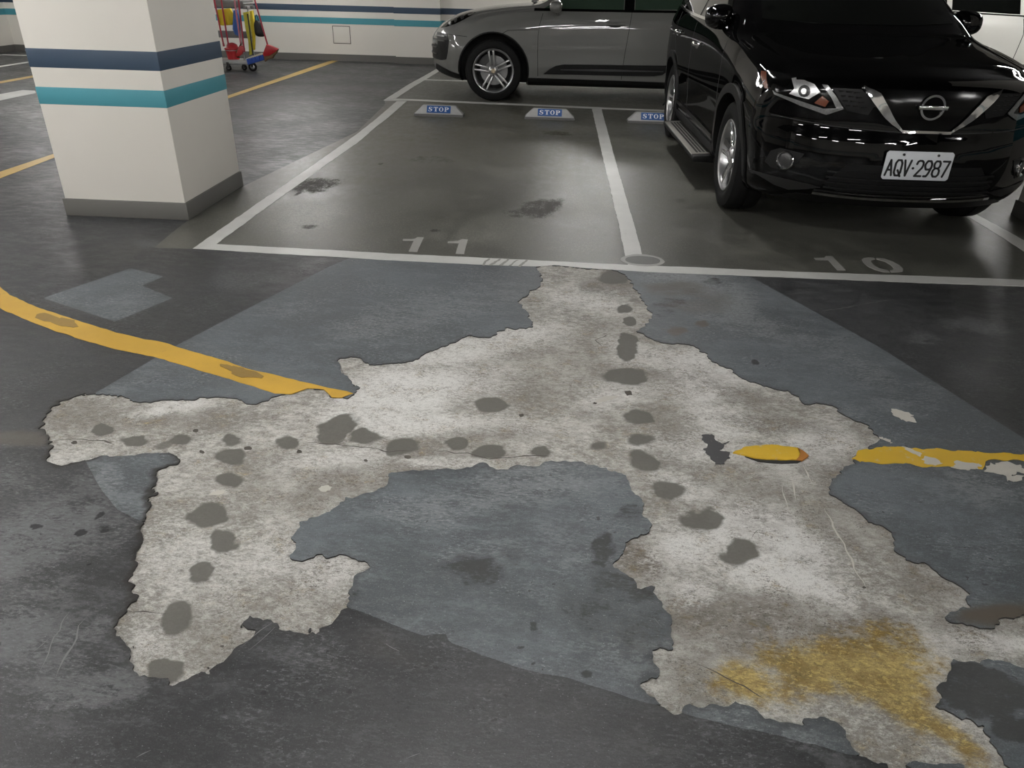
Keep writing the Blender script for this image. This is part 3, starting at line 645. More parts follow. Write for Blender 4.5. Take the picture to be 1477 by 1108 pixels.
# =================================================================== ROOM
def wall_mat(name, col):
    t = NT(name); v = t.obj(); n = t.noise(1.2, 5, 0.6, v); n2 = t.noise(220, 3, 0.6, v)
    t.base(t.mix(n, tuple(c*0.93 for c in col), tuple(min(1, c*1.05) for c in col))); t.rough(0.62); t.bump(n2, 0.12, 0.001); return t.m
M_WALL = wall_mat('cream_wall_paint', (0.68, 0.65, 0.59))
M_BASE = wall_mat('grey_base_paint', (0.105, 0.102, 0.092))
M_NAVY = wall_mat('navy_stripe_paint', (0.022, 0.045, 0.078))
M_TEAL = wall_mat('teal_stripe_paint', (0.055, 0.25, 0.30))
M_CEIL = wall_mat('dark_ceiling_paint', (0.012, 0.012, 0.012))
WB = 14.8
def wall(name, lo, hi, label):
    w = MB().box(lo, hi).build(name, M_WALL); tag(w, label, 'wall', kind='structure'); return w
def bands(w, rects, tz=((0.620, 0.722), (0.824, 0.922)), base=0.115):
    for (lo, hi) in rects:
        MB().box((lo[0], lo[1], 0.0), (hi[0], hi[1], base)).build('baseboard', M_BASE, w)
        MB().box((lo[0], lo[1], tz[0][0]), (hi[0], hi[1], tz[0][1])).build('teal_stripe', M_TEAL, w)
        MB().box((lo[0], lo[1], tz[1][0]), (hi[0], hi[1], tz[1][1])).build('navy_stripe', M_NAVY, w)
wb = wall('wall_back', (X0-0.2, WB, -0.25), (X1+0.2, WB+0.2, CEIL+0.1), 'long cream wall with navy and teal stripes')
pil = MB().box((-3.0, WB-0.16, 0.0), (-2.17, WB+0.05, CEIL)).build('pilaster', M_WALL, wb)
e_ = 0.004
bands(wb, [((X0, WB-e_), (-3.0, WB+0.01)), ((-2.17, WB-e_), (X1, WB+0.01)), ((-3.0-e_, WB-0.16-e_), (-2.17+e_, WB-0.02))])
a = on_plane(480, 38, 1, WB); b = on_plane(505.5, 62.5, 1, WB)
ap = MB().box((a.x, WB-0.006, b.z), (b.x, WB+0.01, a.z)).build('access_panel', M_WALL, wb, bevel=0.002)
ap['label'] = 'small square access panel set into the wall'
M_GAP = pmat('panel_gap', (0.12, 0.11, 0.095), 0.8)
g = MB()
for (x0, x1, z0, z1) in ((a.x-.012, a.x, b.z-.012, a.z+.012), (b.x, b.x+.012, b.z-.012, a.z+.012), (a.x, b.x, a.z, a.z+.012), (a.x, b.x, b.z-.012, b.z)):
    g.box((x0, WB-0.003, z0), (x1, WB+0.005, z1))
g.build('frame_gap', M_GAP, ap)
wl = wall('wall_left', (X0-0.2, Y0, -0.25), (X0, WB, CEIL+0.1), 'cream side wall striped navy and teal past the lane')
bands(wl, [((X0-0.01, Y0), (X0+e_, WB-0.005))])
wr = wall('wall_right', (X1, Y0, -0.25), (X1+0.2, WB, CEIL+0.1), 'cream side wall behind the white car')
bands(wr, [((X1-e_, Y0), (X1+0.01, WB-0.005))])
wf = wall('wall_front', (X0-0.2, Y0-0.2, -0.25), (X1+0.2, Y0, CEIL+0.1), 'cream wall across the lane from the bays')
bands(wf, [((X0+.005, Y0-0.01), (X1-.005, Y0+e_))])
ceil = MB().box((X0-0.2, Y0-0.2, CEIL), (X1+0.2, WB+0.2, CEIL+0.2)).build('ceiling', M_CEIL)
tag(ceil, 'dark painted garage ceiling above hanging tube lamps', 'ceiling', kind='structure')

def pillar(x0, x1, y0, y1, label):
    p = empty('pillar', ((x0+x1)/2, (y0+y1)/2, 0), label=label, cat='pillar', kind='structure')
    hx, hy = (x1-x0)/2, (y1-y0)/2
    MB().box((-hx, -hy, 0.0), (hx, hy, CEIL)).build('shaft', M_WALL, p, bevel=0.006)
    def ring(nm, z0, z1, m, o):
        MB().box((-hx-o, -hy-o, z0), (hx+o, hy+o, z1)).build(nm, m, p, bevel=0.005)
    ring('base_band', 0.0, 0.11, M_BASE, 0.012)
    ring('teal_stripe', 0.682, 0.782, M_TEAL, 0.0018)
    ring('navy_stripe', 0.888, 0.994, M_NAVY, 0.0018)
    return p
pillar(-3.135, -2.345, 4.59, 5.495, 'square cream pillar with navy and teal stripes beside bay eleven')
pillar(3.30, 4.10, 4.62, 5.50, 'square cream pillar beside the black car')
pillar(-9.4, -8.6, -3.0, -2.1, 'square cream pillar across the lane')

M_TUBE = NT('lit_tube'); M_TUBE.put(M_TUBE.b.inputs['Emission Color'], (1.0, 0.985, 0.97)); M_TUBE.b.inputs['Emission Strength'].default_value = LAMP_E
M_TUBE = M_TUBE.m
M_FIX = pmat('white_lamp_body', (0.75, 0.75, 0.73), 0.4)
def lamp():
    r = empty('tube_lamp', (0, 0, 0), cat='lamp', group='tube lamps hanging under the garage ceiling')
    MB().prism([(-0.07, 0.0), (-0.07, -0.012), (-0.02, -0.02), (0.02, -0.02), (0.07, -0.012), (0.07, 0.0)], -0.62, 0.62, 'xz').build('lamp_body', M_FIX, r)
    for s in (-1, 1):
        MB().tube([(s*0.038, -0.585, -0.045), (s*0.038, 0.585, -0.045)], 0.014, 12).build('tube', M_TUBE, r)
        MB().box((-0.065, s*0.60-0.012, -0.065), (0.065, s*0.60+0.012, -0.004)).build('lamp_socket', M_FIX, r)
        MB().tube([(0, s*0.4, 0), (0, s*0.4, CEIL-LAMP_Z)], 0.006, 6).build('hanger_rod', M_FIX, r)
    return r
_l0 = lamp()
for k, (x, y, a) in enumerate(LAMPS):
    o = _l0 if k == 0 else copy_tree(_l0)
    o.location = (x, y, LAMP_Z); o.rotation_euler = (0, 0, math.radians(a-90))
    o['label'] = 'twin tube lamp hanging under the dark ceiling'
# =================================================================== CARS
def curve(keys):
    """monotone cubic through (y, value) keys"""
    k = sorted(keys); x = np.array([a for a, _ in k], float); v = np.array([b for _, b in k], float)
    h = np.diff(x); d = np.diff(v)/h; m = np.zeros(len(x))
    m[0], m[-1] = d[0], d[-1]
    for i in range(1, len(x)-1):
        if d[i-1]*d[i] > 0:
            w1, w2 = 2*h[i]+h[i-1], h[i]+2*h[i-1]; m[i] = (w1+w2)/(w1/d[i-1]+w2/d[i])
    def f(t):
        t = min(max(t, x[0]), x[-1]); i = min(max(int(np.searchsorted(x, t))-1, 0), len(h)-1)
        s = (t-x[i])/h[i]; H = h[i]
        return ((1+2*s)*(1-s)**2*v[i]+s*(1-s)**2*H*m[i]+s*s*(3-2*s)*v[i+1]+s*s*(s-1)*H*m[i+1])
    return f
def chaikin(P, it=2):
    P = [np.array(p, float) for p in P]
    for _ in range(it):
        Q = [P[0]]
        for a, b in zip(P[:-1], P[1:]): Q += [a*.75+b*.25, a*.25+b*.75]
        Q.append(P[-1]); P = Q
    return np.array(P)

class Car:
    def __init__(s, name, loc, rz, label, cat='car'):
        s.root = empty(name, loc, rz, label=label, cat=cat)
        s.M = Matrix.Translation(Vector(loc)) @ Matrix.Rotation(rz, 4, 'Z'); s.Mi = s.M.inverted()
    # ---- body shell: sections across the car, lofted from nose to tail
    def shell(s, sp, paint, dark, wheels, Ra):
        c = {k: curve(v) for k, v in sp.items() if isinstance(v, list)}
        y0, y1, r0, r1 = sp['y0'], sp['y1'], sp.get('r0', .10), sp.get('r1', .14)
        def section(y, inset=0.0):
            zb, zt, w, zbe, wb, wr, zr = (c[k](y) for k in ('zbot', 'ztop', 'wmax', 'zbelt', 'wbelt', 'wroof', 'zroof'))
            zm = zb+(zbe-zb)*0.52
            P = [(0, zb), (.5*w, zb), (.88*w, zb), (.955*w, zb+.05), (.972*w, zb+.16), (.99*w, zm-.06), (w, zm), (w, zm+.08), (w*.992, zbe-.13), (wb+.012, zbe-.045), (wb, zbe-.01), (wb-.012, zbe+.012),
                 ((wb*.62+wr*.38), zbe+(zr-zbe)*.40), ((wb*.25+wr*.75), zbe+(zr-zbe)*.80), (wr, zr-.01), (wr-.05, zr+(zt-zr)*.35), (.62*wr, zt-(zt-zr)*.22), (.3*wr, zt-.004), (0, zt)]
            P = chaikin(P)
            if inset:
                zc = (zb+zbe)/2; k = 1-inset/max(w, .2); kz = 1-inset/max((zt-zb)/2, .2)
                P = np.stack([P[:, 0]*k, zc+(P[:, 1]-zc)*kz], 1)
            return P
        ys = []
        for k in range(6):
            a = PI/2*k/5; ys.append((y0+r0*(1-math.sin(a)) if k else y0+r0, r0*(1-math.sin(a))))
        front = [(y0+r0*(1-math.cos(PI/2*k/5)), r0*(1-math.sin(PI/2*k/5))) for k in range(6)]
        back = [(y1-r1*(1-math.cos(PI/2*k/5)), r1*(1-math.sin(PI/2*k/5))) for k in range(6)][::-1]
        mid = list(np.linspace(y0+r0, y1-r1, sp.get('n', 70)))[1:-1]
        st = front+[(y, 0.0) for y in mid]+back
        rings = []
        def ringpts(P, y): return [(x, y, z) for x, z in P]+[(-x, y, z) for x, z in P[-2:0:-1]]
        P0 = section(y0, r0); zc0 = P0[:, 1].mean()
        for k in (.1, .3, .5, .68, .84): rings.append(ringpts(np.stack([P0[:, 0]*k, zc0+(P0[:, 1]-zc0)*k], 1), y0))
        for y, i in st: rings.append(ringpts(section(y, i), y))
        P1 = section(y1, r1); zc1 = P1[:, 1].mean()
        for k in (.84, .6, .35, .12): rings.append(ringpts(np.stack([P1[:, 0]*k, zc1+(P1[:, 1]-zc1)*k], 1), y1))
        n = len(rings[0]); V = [p for r in rings for p in r]
        fb, ff, fp = sp['bow'], c['prof'], sp.get('bowp', 2.6)
        rb = sp.get('rbow', .22)
        out = []
        for (x, y, z) in V:
            ax = min(1.0, abs(x)/.9)
            tt = min(max(1-(y-y0)/sp.get('bowL', 1.1), 0), 1)
            dy = fb*ax**fp*tt
            t2 = min(max(1-(y-y0)/.4, 0), 1); dy += ff(z)*t2*t2*(3-2*t2)
            t3 = min(max(1-(y1-y)/.8, 0), 1); dy -= rb*ax**2.6*t3
            t4 = min(max(1-(y1-y)/.5, 0), 1); dy -= c['rprof'](z)*t4*t4*(3-2*t4)
            out.append((x, y+dy, z))
        Fc = [tuple(range(n))[::-1], tuple(range((len(rings)-1)*n, len(rings)*n))]
        for i in range(len(rings)-1):
            for k in range(n): Fc.append((i*n+k, i*n+(k+1) % n, (i+1)*n+(k+1) % n, (i+1)*n+k))
        me = bpy.data.meshes.new('body'); me.from_pydata(out, [], Fc)
        bm = bmesh.new(); bm.from_mesh(me); bmesh.ops.recalc_face_normals(bm, faces=bm.faces); bm.to_mesh(me)
        s.bvh = BVHTree.FromBMesh(bm); bm.free()
        me.materials.append(paint); me.materials.append(dark)
        me.polygons.foreach_set('use_smooth', [True]*len(me.polygons))
        o = bpy.data.objects.new('body', me); COL.objects.link(o)
        cut = MB()
        for (wy, wz) in wheels:
            for sg in (-1, 1):
                cut.lathe([(Ra, sg*.55), (Ra, sg*1.3)], 48, 'x', Matrix.Translation((0, wy, wz)))
        co = cut.build('cutter', dark)
        md = o.modifiers.new('cut', 'BOOLEAN'); md.object = co; md.operation = 'DIFFERENCE'; md.solver = 'EXACT'
        md.material_mode = 'TRANSFER'
        dg = bpy.context.evaluated_depsgraph_get()
        nm = bpy.data.meshes.new_from_object(o.evaluated_get(dg))
        o.modifiers.clear(); o.data = nm; bpy.data.meshes.remove(me)
        cm = co.data; bpy.data.objects.remove(co); bpy.data.meshes.remove(cm)
        nm.name = 'body'
        nm.polygons.foreach_set('use_smooth', [True]*len(nm.polygons)); nm.set_sharp_from_angle(angle=math.radians(40))
        o.parent = s.root; s.body = o
        return o
    # ---- projections onto the shell
    def side(s, sg): return lambda u, v: (Vector((sg*3, u, v)), Vector((-sg, 0, 0)))
    def front(s): return lambda u, v: (Vector((u, -4, v)), Vector((0, 1, 0)))
    def rear(s): return lambda u, v: (Vector((u, 8, v)), Vector((0, -1, 0)))
    def photo(s): return lambda u, v: (s.Mi @ C_O, (s.Mi.to_3x3() @ ray(u, v)))
    def hit(s, pr, u, v):
        o, d = pr(u, v); h = s.bvh.ray_cast(o, d)
        if h[0] is None:
            h2 = s.bvh.find_nearest(o+d*max(1.0, -(o-s.body.location).dot(d)))
            return h2[0], h2[1]
        nrm = h[1] if h[1].dot(d) < 0 else -h[1]
        return h[0], nrm
    def patch(s, name, pts, pr, mat, parent=None, off=.003, th=.008, res=None, mirror=False, smooth=True, label=None):
        """a panel following the shell, outlined in the projection's own plane"""
        P = []; n = len(pts)
        xs = [p[0] for p in pts]; zs = [p[1] for p in pts]
        res = res or max(max(xs)-min(xs), max(zs)-min(zs))/14
        for i in range(n):
            a = Vector(pts[i]); b = Vector(pts[(i+1) % n]); k = max(1, int((b-a).length/res))
            for q in range(k): P.append(a+(b-a)*(q/k))
        nb = len(P)
        A = np.array([(p.x, p.y) for p in P])
        gx, gy = np.meshgrid(np.arange(min(xs)+res/2, max(xs), res), np.arange(min(zs)+res/2, max(zs), res))
        if gx.size:
            sd = poly_sdf(gx, gy, A)
            P += [Vector((a, b)) for a, b in zip(gx[sd > res*.35], gy[sd > res*.35])]
        r = delaunay_2d_cdt(P, [], [list(range(nb))], 1, 1e-7)
        vs, fs = r[0], r[2]
        top = []; low = []
        for v in vs:
            h, nn = s.hit(pr, v.x, v.y)
            top.append(h+nn*off); low.append(h-nn*(th-off) if th > off else h-nn*.001)
        m = len(top); faces = []
        for f in fs:
            a, b, c_ = [vs[i] for i in f[:3]]
            faces.append(tuple(f) if (b-a).cross(c_-a) > 0 else tuple(reversed(f)))
        e = {}
        for f in faces:
            for i in range(len(f)): e[(f[i], f[(i+1) % len(f)])] = 1
        faces = faces+[(b, a, a+m, b+m) for (a, b) in e if (b, a) not in e]
        par = parent or s.root
        outs = []
        for mm in ([1, -1] if mirror else [1]):
            me = bpy.data.meshes.new(name)
            me.from_pydata([(p.x*mm, p.y, p.z) for p in top+low], [], faces)
            me.materials.append(mat)
            bm = bmesh.new(); bm.from_mesh(me); bmesh.ops.recalc_face_normals(bm, faces=bm.faces)
            # outward: first face must look along the shell normal
            bm.to_mesh(me); bm.free()
            if smooth: me.polygons.foreach_set('use_smooth', [True]*len(me.polygons)); me.set_sharp_from_angle(angle=math.radians(40))
            me.update()
            pp = par[0 if mm == 1 else 1] if isinstance(par, (list, tuple)) else par
            o = link(bpy.data.objects.new(name, me), pp)
            if label: o['label'] = label
            outs.append(o)
        return outs
    def strip(s, name, line, w, pr, mat, **kw):
        L = [Vector(p) for p in line]; a = []; b = []
        for i, p in enumerate(L):
            d = (L[min(i+1, len(L)-1)]-L[max(i-1, 0)]).normalized(); nrm = Vector((-d.y, d.x))
            ww = w[i] if isinstance(w, (list, tuple)) else w
            a.append(tuple(p+nrm*ww/2)); b.append(tuple(p-nrm*ww/2))
        kw.setdefault('res', .04)
        return s.patch(name, a+b[::-1], pr, mat, **kw)
    def arch(s, name, wy, wz, ra, rb, sg, mat, a0=-12, a1=192, off=.012):
        """flared trim around a wheel opening"""
        pts = []
        for k in range(29):
            t = math.radians(a0+(a1-a0)*k/28); pts.append((wy+rb*math.cos(t), wz+rb*math.sin(t)))
        for k in range(28, -1, -1):
            t = math.radians(a0+(a1-a0)*k/28); pts.append((wy+ra*math.cos(t), wz+ra*math.sin(t)))
        V = []; F_ = []; n = 29
        for ring in (0, 1, 2, 3):
            for k in range(n):
                p = pts[k] if ring < 2 else pts[2*n-1-k]
                h = s.bvh.ray_cast(Vector((sg*3, p[0], p[1])), Vector((-sg, 0, 0)))
                x = abs(h[0].x) if h[0] is not None else .88
                if ring >= 2:
                    q = pts[k]; h2 = s.bvh.ray_cast(Vector((sg*3, q[0], q[1])), Vector((-sg, 0, 0)))
                    x = (abs(h2[0].x) if h2[0] is not None else .88)
                    V.append((sg*(x+(off if ring == 2 else -.10)), p[0], p[1]))
                else:
                    V.append((sg*(x+(-.01 if ring == 0 else off)), p[0], p[1]))
        for r_ in range(3):
            for k in range(n-1): F_.append((r_*n+k, r_*n+k+1, (r_+1)*n+k+1, (r_+1)*n+k))
        bm = bmesh.new(); vv = [bm.verts.new(p) for p in V]
        for f in F_: bm.faces.new([vv[i] for i in f])
        return bmobj(name, bm, mat, s.root, angle=50)

M_RUB = pmat('tyre_rubber', (0.006, 0.006, 0.006), 0.7, vary=0.3, nscale=60, bump=0.1, spec=0.15)
M_ALLOY = pmat('silver_alloy', (0.42, 0.42, 0.42), 0.28, 0.9, vary=0.05)
M_CHROME = pmat('chrome', (0.75, 0.75, 0.75), 0.08, 1.0, vary=0.03)
M_BLKPL = pmat('black_plastic', (0.005, 0.005, 0.005), 0.5, vary=0.3, nscale=80, spec=0.2)
M_GLOSSB = pmat('gloss_black', (0.002, 0.002, 0.002), 0.12, spec=0.22)
M_WELL = pmat('wheel_well_black', (0.004, 0.004, 0.004), 0.85)
M_GLASS = pmat('tinted_glass', (0.003, 0.0035, 0.003), 0.03)
M_GGLASS = pmat('green_tint_glass', (0.030, 0.048, 0.034), 0.03)
M_DISC = pmat('brake_steel', (0.22, 0.22, 0.22), 0.4, 0.8)
M_BLACK = pmat('black_car_paint', (0.0012, 0.0012, 0.0013), 0.2, coat=0.62, spec=0.0)
M_GREY = pmat('grey_car_paint', (0.125, 0.125, 0.117), 0.5, coat=0.9, vary=0.02, spec=0.2)
M_WHTE = pmat('white_car_paint', (0.66, 0.65, 0.60), 0.35, coat=1.0, vary=0.02)
M_LENS = pmat('clear_lamp_lens', (0.16, 0.16, 0.16), 0.25, 0.4, coat=1.0, vary=.6, nscale=120)
M_REFL = pmat('lamp_reflector', (0.85, 0.85, 0.85), 0.35, 0.9, vary=.4, nscale=160)
M_AMBER = pmat('amber_lens', (0.12, 0.030, 0.012), 0.25, coat=0.4)
M_GAPB = pmat('shut_line', (0.006, 0.006, 0.006), 0.7)
M_PLATE = pmat('plate_white', (0.62, 0.64, 0.66), 0.4)
M_CHAR_ = pmat('plate_black', (0.008, 0.008, 0.008), 0.5)
M_CRES = pmat('crest_metal', (0.5, 0.42, 0.3), 0.3, 0.6)
M_DKMET = pmat('dark_alloy', (0.05, 0.05, 0.05), 0.35, 0.6)

def wheel(car, x, y, R, rim, width, sg, style):
    """tyre with rim, spokes, cap and brake; outer face looks along sg"""
    h = width/2
    M = Matrix.Translation((x, y, R))
    prof = [(rim-.012, -h*.9), (rim+.03, -h), (R-.05, -h*1.02), (R-.018, -h*.93), (R-.004, -h*.72), (R, -h*.4), (R, -.012), (R-.007, -.01), (R-.007, .01), (R, .012), (R, h*.4), (R-.004, h*.72), (R-.018, h*.93), (R-.05, h*1.02), (R-.085, h*1.03), (rim+.03, h), (rim-.004, h*.9)]
    prof = [(r, q*sg) for r, q in prof]
    ty = MB().lathe(prof, 64, 'x', M, close=True).build('wheel', M_RUB, car.root, angle=40)
    ty['label'] = 'black tyre on an alloy rim'
    o = h*.92*sg
    MB().lathe([(rim+.004, o), (rim-.002, o*1.03), (rim-.012, o), (rim-.022, o*.9), (rim-.035, -o*.5), (rim-.03, -o), (rim, -o), (rim-.005, o*.8)], 56, 'x', M, close=True).build('rim', M_ALLOY, ty, angle=40)
    MB().lathe([(rim-.034, -o*.55), (.03, -o*.6)], 40, 'x', M).build('inner_barrel', M_WELL, ty)
    MB().lathe([(rim*.68, -o*.05), (rim*.68, -o*.2), (.05, -o*.2), (.05, -o*.05)], 40, 'x', M, close=True).build('brake_disc', M_DISC, ty, angle=40)
    cal = MB()
    for k in range(6):
        t0, t1 = math.radians(110+k*9), math.radians(119+k*9)
        ri, ro = rim*.45, rim*.8
        cal.prism([(y+ri*math.cos(t0), R+ri*math.sin(t0)), (y+ro*math.cos(t0), R+ro*math.sin(t0)), (y+ro*math.cos(t1), R+ro*math.sin(t1)), (y+ri*math.cos(t1), R+ri*math.sin(t1))], x+o*.0, x+o*.3, 'yz')
    cal.build('brake_caliper', M_DKMET, ty)
    def bar(a, r0, r1, w0, w1, off, x0, x1, dep, mat):
        """one spoke along angle a, sideways offset off"""
        ca, sa = math.cos(a), math.sin(a)
        def P(r, t, d): return (x+sg*d, y+ca*r-sa*t, R+sa*r+ca*t)
        v = [P(r0, off[0]-w0/2, x0), P(r0, off[0]+w0/2, x0), P(r1, off[1]+w1/2, x1), P(r1, off[1]-w1/2, x1),
             P(r0, off[0]-w0*.6, x0-dep), P(r0, off[0]+w0*.6, x0-dep), P(r1, off[1]+w1*.6, x1-dep), P(r1, off[1]-w1*.6, x1-dep)]
        return MB().add(v, [(0, 1, 2, 3), (7, 6, 5, 4), (0, 4, 5, 1), (1, 5, 6, 2), (2, 6, 7, 3), (3, 7, 4, 0)])
    a0 = style['a0']; d = abs(o)
    for k in range(5):
        a = math.radians(a0+72*k)
        if style['kind'] == 'pair':
            m = MB()
            for q in (-1, 1):
                b = bar(a, .045, rim-.012, .022, .022, (q*.022, q*.030), d*.72, d*.93, .03, M_ALLOY); m.add(b.v, b.f)
            m.build('spoke', M_ALLOY, ty, bevel=0.003)
        else:
            m = MB()
            b = bar(a, .04, rim-.012, .045, .030, (-.012, -.030), d*.70, d*.95, .035, M_ALLOY); m.add(b.v, b.f)
            m.build('spoke', M_CHROME, ty, bevel=0.004)
            m = MB(); b = bar(a, .05, rim-.012, .035, .050, (.018, .040), d*.60, d*.84, .03, M_ALLOY); m.add(b.v, b.f)
            m.build('spoke_web', M_DKMET, ty, bevel=0.004)
    MB().lathe([(.062, sg*d*.55), (.062, sg*d*.72), (.05, sg*d*.80), (.03, sg*d*.86), (.0301, sg*d*.6)], 28, 'x', M).build('hub', M_ALLOY, ty, angle=40)
    MB().lathe([(.028, sg*d*.80), (.028, sg*d*.88), (.02, sg*d*.90)], 20, 'x', M).build('hub_cap', M_CRES if style['kind'] == 'pair' else M_CHROME, ty, angle=40)
    for k in range(5):
        a = math.radians(a0+36+72*k)
        MB().lathe([(.009, sg*d*.68), (.009, sg*d*.80)], 8, 'x', Matrix.Translation((x, y+.046*math.cos(a), R+.046*math.sin(a)))).build('wheel_nut', M_DKMET, ty)
    return ty

def mirror_unit(car, sg, y, z, x, sz, paint):
    """wing mirror: housing, arm, glass"""
    bm = bmesh.new(); bmesh.ops.create_icosphere(bm, subdivisions=3, radius=1.0)
    for v in bm.verts:
        p = v.co
        q = Vector((math.copysign(abs(p.x)**.75, p.x), math.copysign(abs(p.y)**.8, p.y), math.copysign(abs(p.z)**.7, p.z)))
        yy = q.y*sz[1]
        if q.y > 0: yy *= .35
        v.co = (sg*(x+q.x*sz[0]), y+yy, z+q.z*sz[2]*(1-.12*q.x))
    h = bmobj('wing_mirror', bm, paint, car.root, smooth=True)
    MB().box((sg*(x-sz[0]*.85), y+sz[1]*.30, z-sz[2]*.75), (sg*(x+sz[0]*.85), y+sz[1]*.37, z+sz[2]*.75)).build('mirror_glass', M_CHROME, h, bevel=.01)
    ax = x-sz[0]
    MB().tube([(sg*(ax-.10), y+.03, z-sz[2]*1.15), (sg*(ax-.02), y+.0, z-sz[2]*.95), (sg*(ax+.07), y-.0, z-sz[2]*.55)], [.035, .03, .028], 10).build('mirror_arm', paint, h, angle=60)
    return h

def handle(car, sg, y, z, mat, L=.20):
    h = car.bvh.ray_cast(Vector((sg*3, y, z)), Vector((-sg, 0, 0)))[0]
    x = abs(h.x)
    pts = [(sg*(x-.004), y-L/2, z), (sg*(x+.026), y-L*.36, z+.002), (sg*(x+.034), y, z+.003), (sg*(x+.026), y+L*.36, z+.002), (sg*(x-.004), y+L/2, z)]
    P = chaikin(pts, 2)
    o = MB().tube(P, [.011+.006*math.sin(PI*k/(len(P)-1)) for k in range(len(P))], 10).build('door_handle', mat, car.root, angle=60)
    pr = car.side(sg)
    car.patch('handle_recess', [(y+L*.38*math.cos(t), z-.008+.028*math.sin(t)) for t in np.linspace(0, 2*PI, 18, endpoint=False)], pr, M_GAPB, off=.0015, th=.003)
    return o

def text_strokes(chars, hgt, wid, thick, gap):
    """simple sign lettering: polylines per character in a unit box"""
    G = {'A': [[(0,0),(.5,1),(1,0)],[(.2,.36),(.8,.36)]],
         'Q': [[(.25,0),(.75,0),(1,.2),(1,.8),(.75,1),(.25,1),(0,.8),(0,.2),(.25,0)],[(.5,.35),(1.05,-.05)]],
         'V': [[(0,1),(.5,0),(1,1)]], '.': [[(.45,.5),(.55,.5)]],
         '2': [[(0,.78),(.1,.94),(.3,1),(.7,1),(.95,.9),(1,.72),(.9,.55),(0,0),(1,0)]],
         '9': [[(.1,0),(.5,.0),(.75,.2),(1,.6),(1,.8),(.75,1),(.25,1),(0,.8),(0,.65),(.2,.45),(.8,.45),(1,.6)]],
         '8': [[(.25,.54),(.05,.68),(.05,.86),(.25,1),(.75,1),(.95,.86),(.95,.68),(.75,.54),(.25,.54),(0,.38),(0,.15),(.25,0),(.75,0),(1,.15),(1,.38),(.75,.54)]],
         '7': [[(0,1),(1,1),(.35,0)]]}
    out = []; x = 0
    for ch in chars:
        w = wid*(.28 if ch == '.' else 1)
        out.append((ch, [[(x+a*w, b*hgt) for a, b in pl] for pl in G[ch]])); x += w+gap
    return out, x-gap
def stroke_mesh(mb, pl, th, f, n=10):
    """flat strokes of width th; f maps (a, b, depth) to space"""
    for (a, b) in zip(pl[:-1], pl[1:]):
        d = Vector((b[0]-a[0], b[1]-a[1])); L = d.length
        if L < 1e-6: continue
        d /= L; nn = Vector((-d.y, d.x))*th/2
        q = [(a[0]+nn.x, a[1]+nn.y), (a[0]-nn.x, a[1]-nn.y), (b[0]-nn.x, b[1]-nn.y), (b[0]+nn.x, b[1]+nn.y)]
        mb.add([f(u, v, 0) for u, v in q]+[f(u, v, 1) for u, v in q], [(0, 1, 2, 3), (7, 6, 5, 4), (0, 4, 5, 1), (1, 5, 6, 2), (2, 6, 7, 3), (3, 7, 4, 0)])
    for p in pl:
        c = [(p[0]+th/2*math.cos(2*PI*k/n), p[1]+th/2*math.sin(2*PI*k/n)) for k in range(n)]
        mb.add([f(u, v, 0) for u, v in c]+[f(u, v, 1) for u, v in c], [tuple(range(n)), tuple(range(2*n-1, n-1, -1))]+[(k, n+k, n+(k+1) % n, (k+1) % n) for k in range(n)])

# ------------------------------------------------------------------ black SUV in bay ten
_fa, _ra = gp(1033, 297), gp(961, 200.5)
_rz = -math.atan2(_ra[0]-_fa[0], 2.705)
NX = Car('suv', (_fa[0]+.885+.005, _fa[1]+.0, 0), _rz, 'glossy black family car with a chrome V grille and white number plate')
nx_spec = dict(y0=-.935, y1=3.70, r0=.06, r1=.12, bow=.40, bowp=2.7, bowL=1.15, rbow=.25, n=80,
    zbot=[(-.94, .245), (-.6, .215), (0, .22), (2.7, .23), (3.3, .27), (3.7, .36)],
    ztop=[(-.94, .965), (-.85, .995), (-.6, 1.035), (-.2, 1.08), (.15, 1.12), (.34, 1.15), (.6, 1.30), (.9, 1.475), (1.2, 1.615), (1.5, 1.675), (2.0, 1.70), (2.8, 1.68), (3.3, 1.61), (3.52, 1.50), (3.7, 1.25)],
    wmax=[(-.94, .87), (-.6, .895), (-.2, .908), (0, .912), (1.3, .905), (2.7, .912), (3.3, .895), (3.7, .83)],
    zbelt=[(-.94, .90), (-.6, .96), (-.2, 1.015), (.3, 1.065), (.8, 1.11), (1.45, 1.135), (2.7, 1.175), (3.3, 1.20), (3.7, 1.12)],
    wbelt=[(-.94, .82), (-.6, .845), (0, .865), (.6, .868), (2.0, .87), (3.0, .855), (3.7, .78)],
    wroof=[(-.94, .66), (-.3, .69), (.2, .72), (.5, .73), (.9, .68), (1.3, .635), (2.0, .625), (3.0, .60), (3.7, .56)],
    zroof=[(-.94, .94), (-.6, 1.01), (-.2, 1.055), (.2, 1.10), (.34, 1.125), (.6, 1.255), (.9, 1.42), (1.2, 1.555), (1.5, 1.62), (2.0, 1.645), (2.8, 1.63), (3.3, 1.56), (3.52, 1.45), (3.7, 1.20)],
    prof=[(.2, .13), (.28, .07), (.36, .015), (.5, .0), (.62, .01), (.72, .03), (.85, .035), (.93, .05), (1.0, .10), (1.2, .14)],
    rprof=[(.2, .10), (.5, .0), (.8, .02), (1.1, .10), (1.4, .2), (1.7, .3)])
NR = .362
NX.shell(nx_spec, M_BLACK, M_WELL, [(0, NR), (2.705, NR)], .415)
